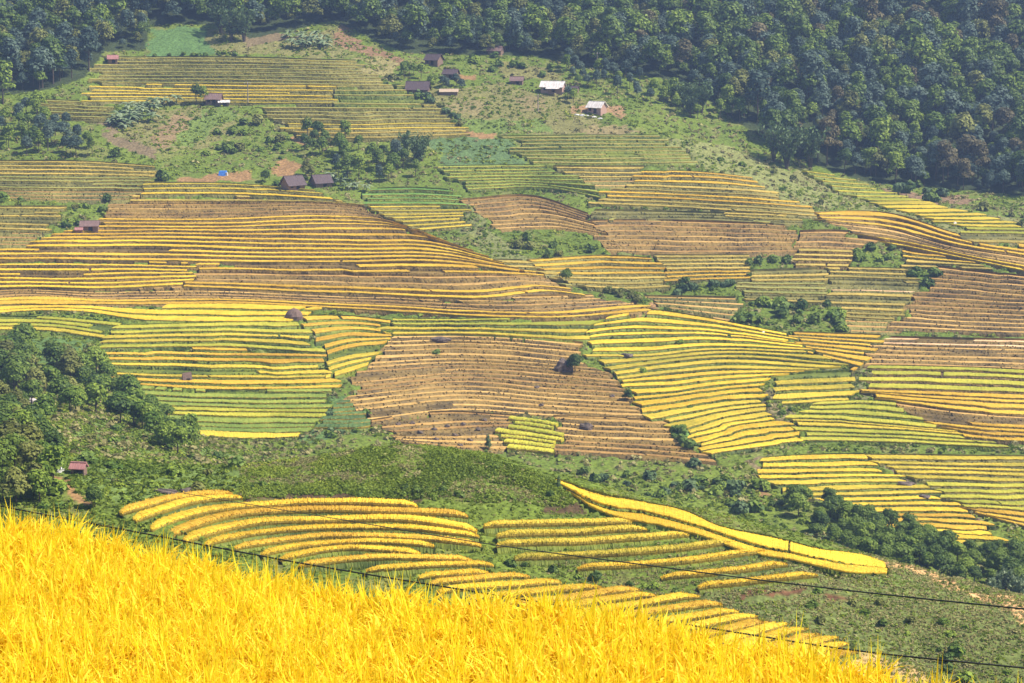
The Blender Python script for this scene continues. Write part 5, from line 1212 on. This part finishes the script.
# ------------------------------------------------------------------ the rice in front
r = np.random.default_rng(5)
def blade_strip(base, az, ln, w, lean, curl, seg=4):
    """n curved blades: base (n,3), azimuth, length, width, lean at the foot, extra bend at the tip"""
    n = len(base); t = np.linspace(0, 1, seg + 1)[None]
    ang = lean[:, None] + curl[:, None] * t ** 1.6                # angle from the vertical
    dl = ln[:, None] / seg
    hx = np.concatenate([np.zeros((n, 1)), np.cumsum(np.sin(ang[:, :-1]) * dl, 1)], 1); hz = np.concatenate([np.zeros((n, 1)), np.cumsum(np.cos(ang[:, :-1]) * dl, 1)], 1)
    c = base[:, None] + np.stack([np.cos(az)[:, None] * hx, np.sin(az)[:, None] * hx, hz], -1)
    pa = az + pi / 2 + r.normal(0, .8, n); sd = np.stack([np.cos(pa), np.sin(pa), np.zeros(n)], -1)[:, None]
    prof = (np.sin(np.clip(.18 + t * .82, 0, 1) * pi) ** .7 + .06)[..., None] * w[:, None, None] * .5
    V = np.stack([c - sd * prof, c + sd * prof], 2)               # n, seg+1, 2, 3
    i = (np.arange(n) * (seg + 1) * 2)[:, None] + np.arange(seg)[None] * 2
    Q = np.stack([i, i + 1, i + 3, i + 2], -1).reshape(-1, 4)
    return V.reshape(-1, 3), Q
sp_ = .155
gx, gyy = np.meshgrid(np.arange(-5.2, 4.6, sp_), np.arange(5.2, 12.6, sp_)); gx = gx.ravel() + r.normal(0, .035, gx.size); gyy = gyy.ravel() + r.normal(0, .035, gyy.size)
ok = (gyy < edge_y(gx) - .12 + .12 * np.sin(gx * 2.3)) & (np.abs(gx) < .36 * gyy + .6)
hx_, hy_ = gx[ok], gyy[ok]; nh = len(hx_)
stand = (fbm(hx_, hy_, 1.6, 8) - .5) * .22
VV, QQ, MI = [], [], []; o = 0
til = 26
b = np.repeat(np.column_stack([hx_, hy_, RICE_Z - .14 + stand]), til, 0); b[:, :2] += r.normal(0, .045, (len(b), 2)); n = len(b)
def put(V, Q, mi):
    global o
    VV.append(V); QQ.append(Q + o); MI.append(np.full(len(Q), mi)); o += len(V)
az = r.random(n) * 2 * pi
base = b - [0, 0, .25]
put(*blade_strip(base, az, .25 + .12 * r.random(n), .006 + .005 * r.random(n), np.abs(r.normal(.06, .09, n)), np.abs(r.normal(.22, .28, n))), 0)      # flag leaves
az2 = r.random(n) * 2 * pi
put(*blade_strip(base - [0, 0, .12], az2, .40 + .15 * r.random(n), .007 + .005 * r.random(n), np.abs(r.normal(.12, .12, n)), np.abs(r.normal(.4, .35, n))), 0)  # lower leaves
for k in range(3):                                               # drooping ears, two crossed ribbons each
    put(*blade_strip(b - [0, 0, .14], r.random(n) * 2 * pi, (.17 + .09 * r.random(n)), 0.012 + .007 * r.random(n), np.abs(r.normal(.25, .15, n)), r.normal(1.7, .5, n), 4), 1)
sel = r.random(n) < .55                                          # straw below
put(*blade_strip(b[sel] - [0, 0, .78], r.random(sel.sum()) * 2 * pi, np.full(sel.sum(), .62), np.full(sel.sum(), .007), np.abs(r.normal(.05, .05, sel.sum())), np.full(sel.sum(), .05), 2), 0)
tall = r.random(n) < .02                                         # a few tips stand clear of the rest
put(*blade_strip(b[tall] - [0, 0, .2], r.random(tall.sum()) * 2 * pi, .28 + .12 * r.random(tall.sum()), .010 + .005 * r.random(tall.sum()), np.abs(r.normal(.05, .08, tall.sum())), np.abs(r.normal(.15, .2, tall.sum()))), 0)
tag(link('rice_plants', mesh_from('rice_plants', np.concatenate(VV), np.concatenate(QQ), None, [M['rice_leaf'], M['rice_ear']], np.concatenate(MI))),
    'bright golden ripe rice filling the near foreground', kind='stuff')
print('rice quads', sum(len(q) for q in QQ))
HAZE, EXPO = 0.0002, 0.87
# ------------------------------------------------------------------ camera, light, air
cd = bpy.data.cameras.new('camera'); cam = bpy.data.objects.new('camera', cd); COL.objects.link(cam)
cd.sensor_width = 36; cd.lens = F * 36 / W; cd.clip_start = .1; cd.clip_end = 5000
cam.location = (0, 0, 0); cam.rotation_euler = (pi / 2 - PITCH, 0, 0); sc.camera = cam
SUN = np.array([.80, -.12, 1.12]); SUN /= np.linalg.norm(SUN)
elev = math.asin(SUN[2]); azim = math.atan2(SUN[0], SUN[1])
w = bpy.data.worlds.new('World'); sc.world = w; w.use_nodes = True
bg = w.node_tree.nodes['Background']; sky = w.node_tree.nodes.new('ShaderNodeTexSky')
sky.sky_type = 'NISHITA'; sky.sun_disc = False; sky.sun_elevation = elev; sky.sun_rotation = azim
w.node_tree.links.new(sky.outputs[0], bg.inputs[0]); bg.inputs[1].default_value = .095
ld = bpy.data.lights.new('sun', 'SUN'); ld.energy = 4.8; ld.angle = radians(.8); ld.color = (1, .93, .80)
lo = bpy.data.objects.new('sun', ld); COL.objects.link(lo)
from mathutils import Vector
lo.rotation_euler = Vector(SUN).to_track_quat('Z', 'Y').to_euler()
if HAZE:
    b = MB(); b.box((0, 570, 12), (1100, 1240, 270)); hz = b.build('haze', [])
    m, nt, out = new_mat('valley_air'); pv = N(nt, 'ShaderNodeVolumePrincipled')
    pv.inputs['Color'].default_value = (.45, .62, 1.0, 1); pv.inputs['Density'].default_value = HAZE; pv.inputs['Anisotropy'].default_value = .2
    nt.links.new(pv.outputs[0], out.inputs['Volume']); hz.data.materials.append(m)
    tag(hz, 'thin bluish haze filling the valley', kind='stuff')
sc.view_settings.view_transform = 'Standard'; sc.view_settings.look = 'None'; sc.view_settings.exposure = EXPO; sc.view_settings.gamma = 1
sc.view_settings.use_curve_mapping = False
sc.cycles.max_bounces = 6; sc.cycles.transparent_max_bounces = 8; sc.cycles.volume_bounces = 0
sc.cycles.use_denoising = True
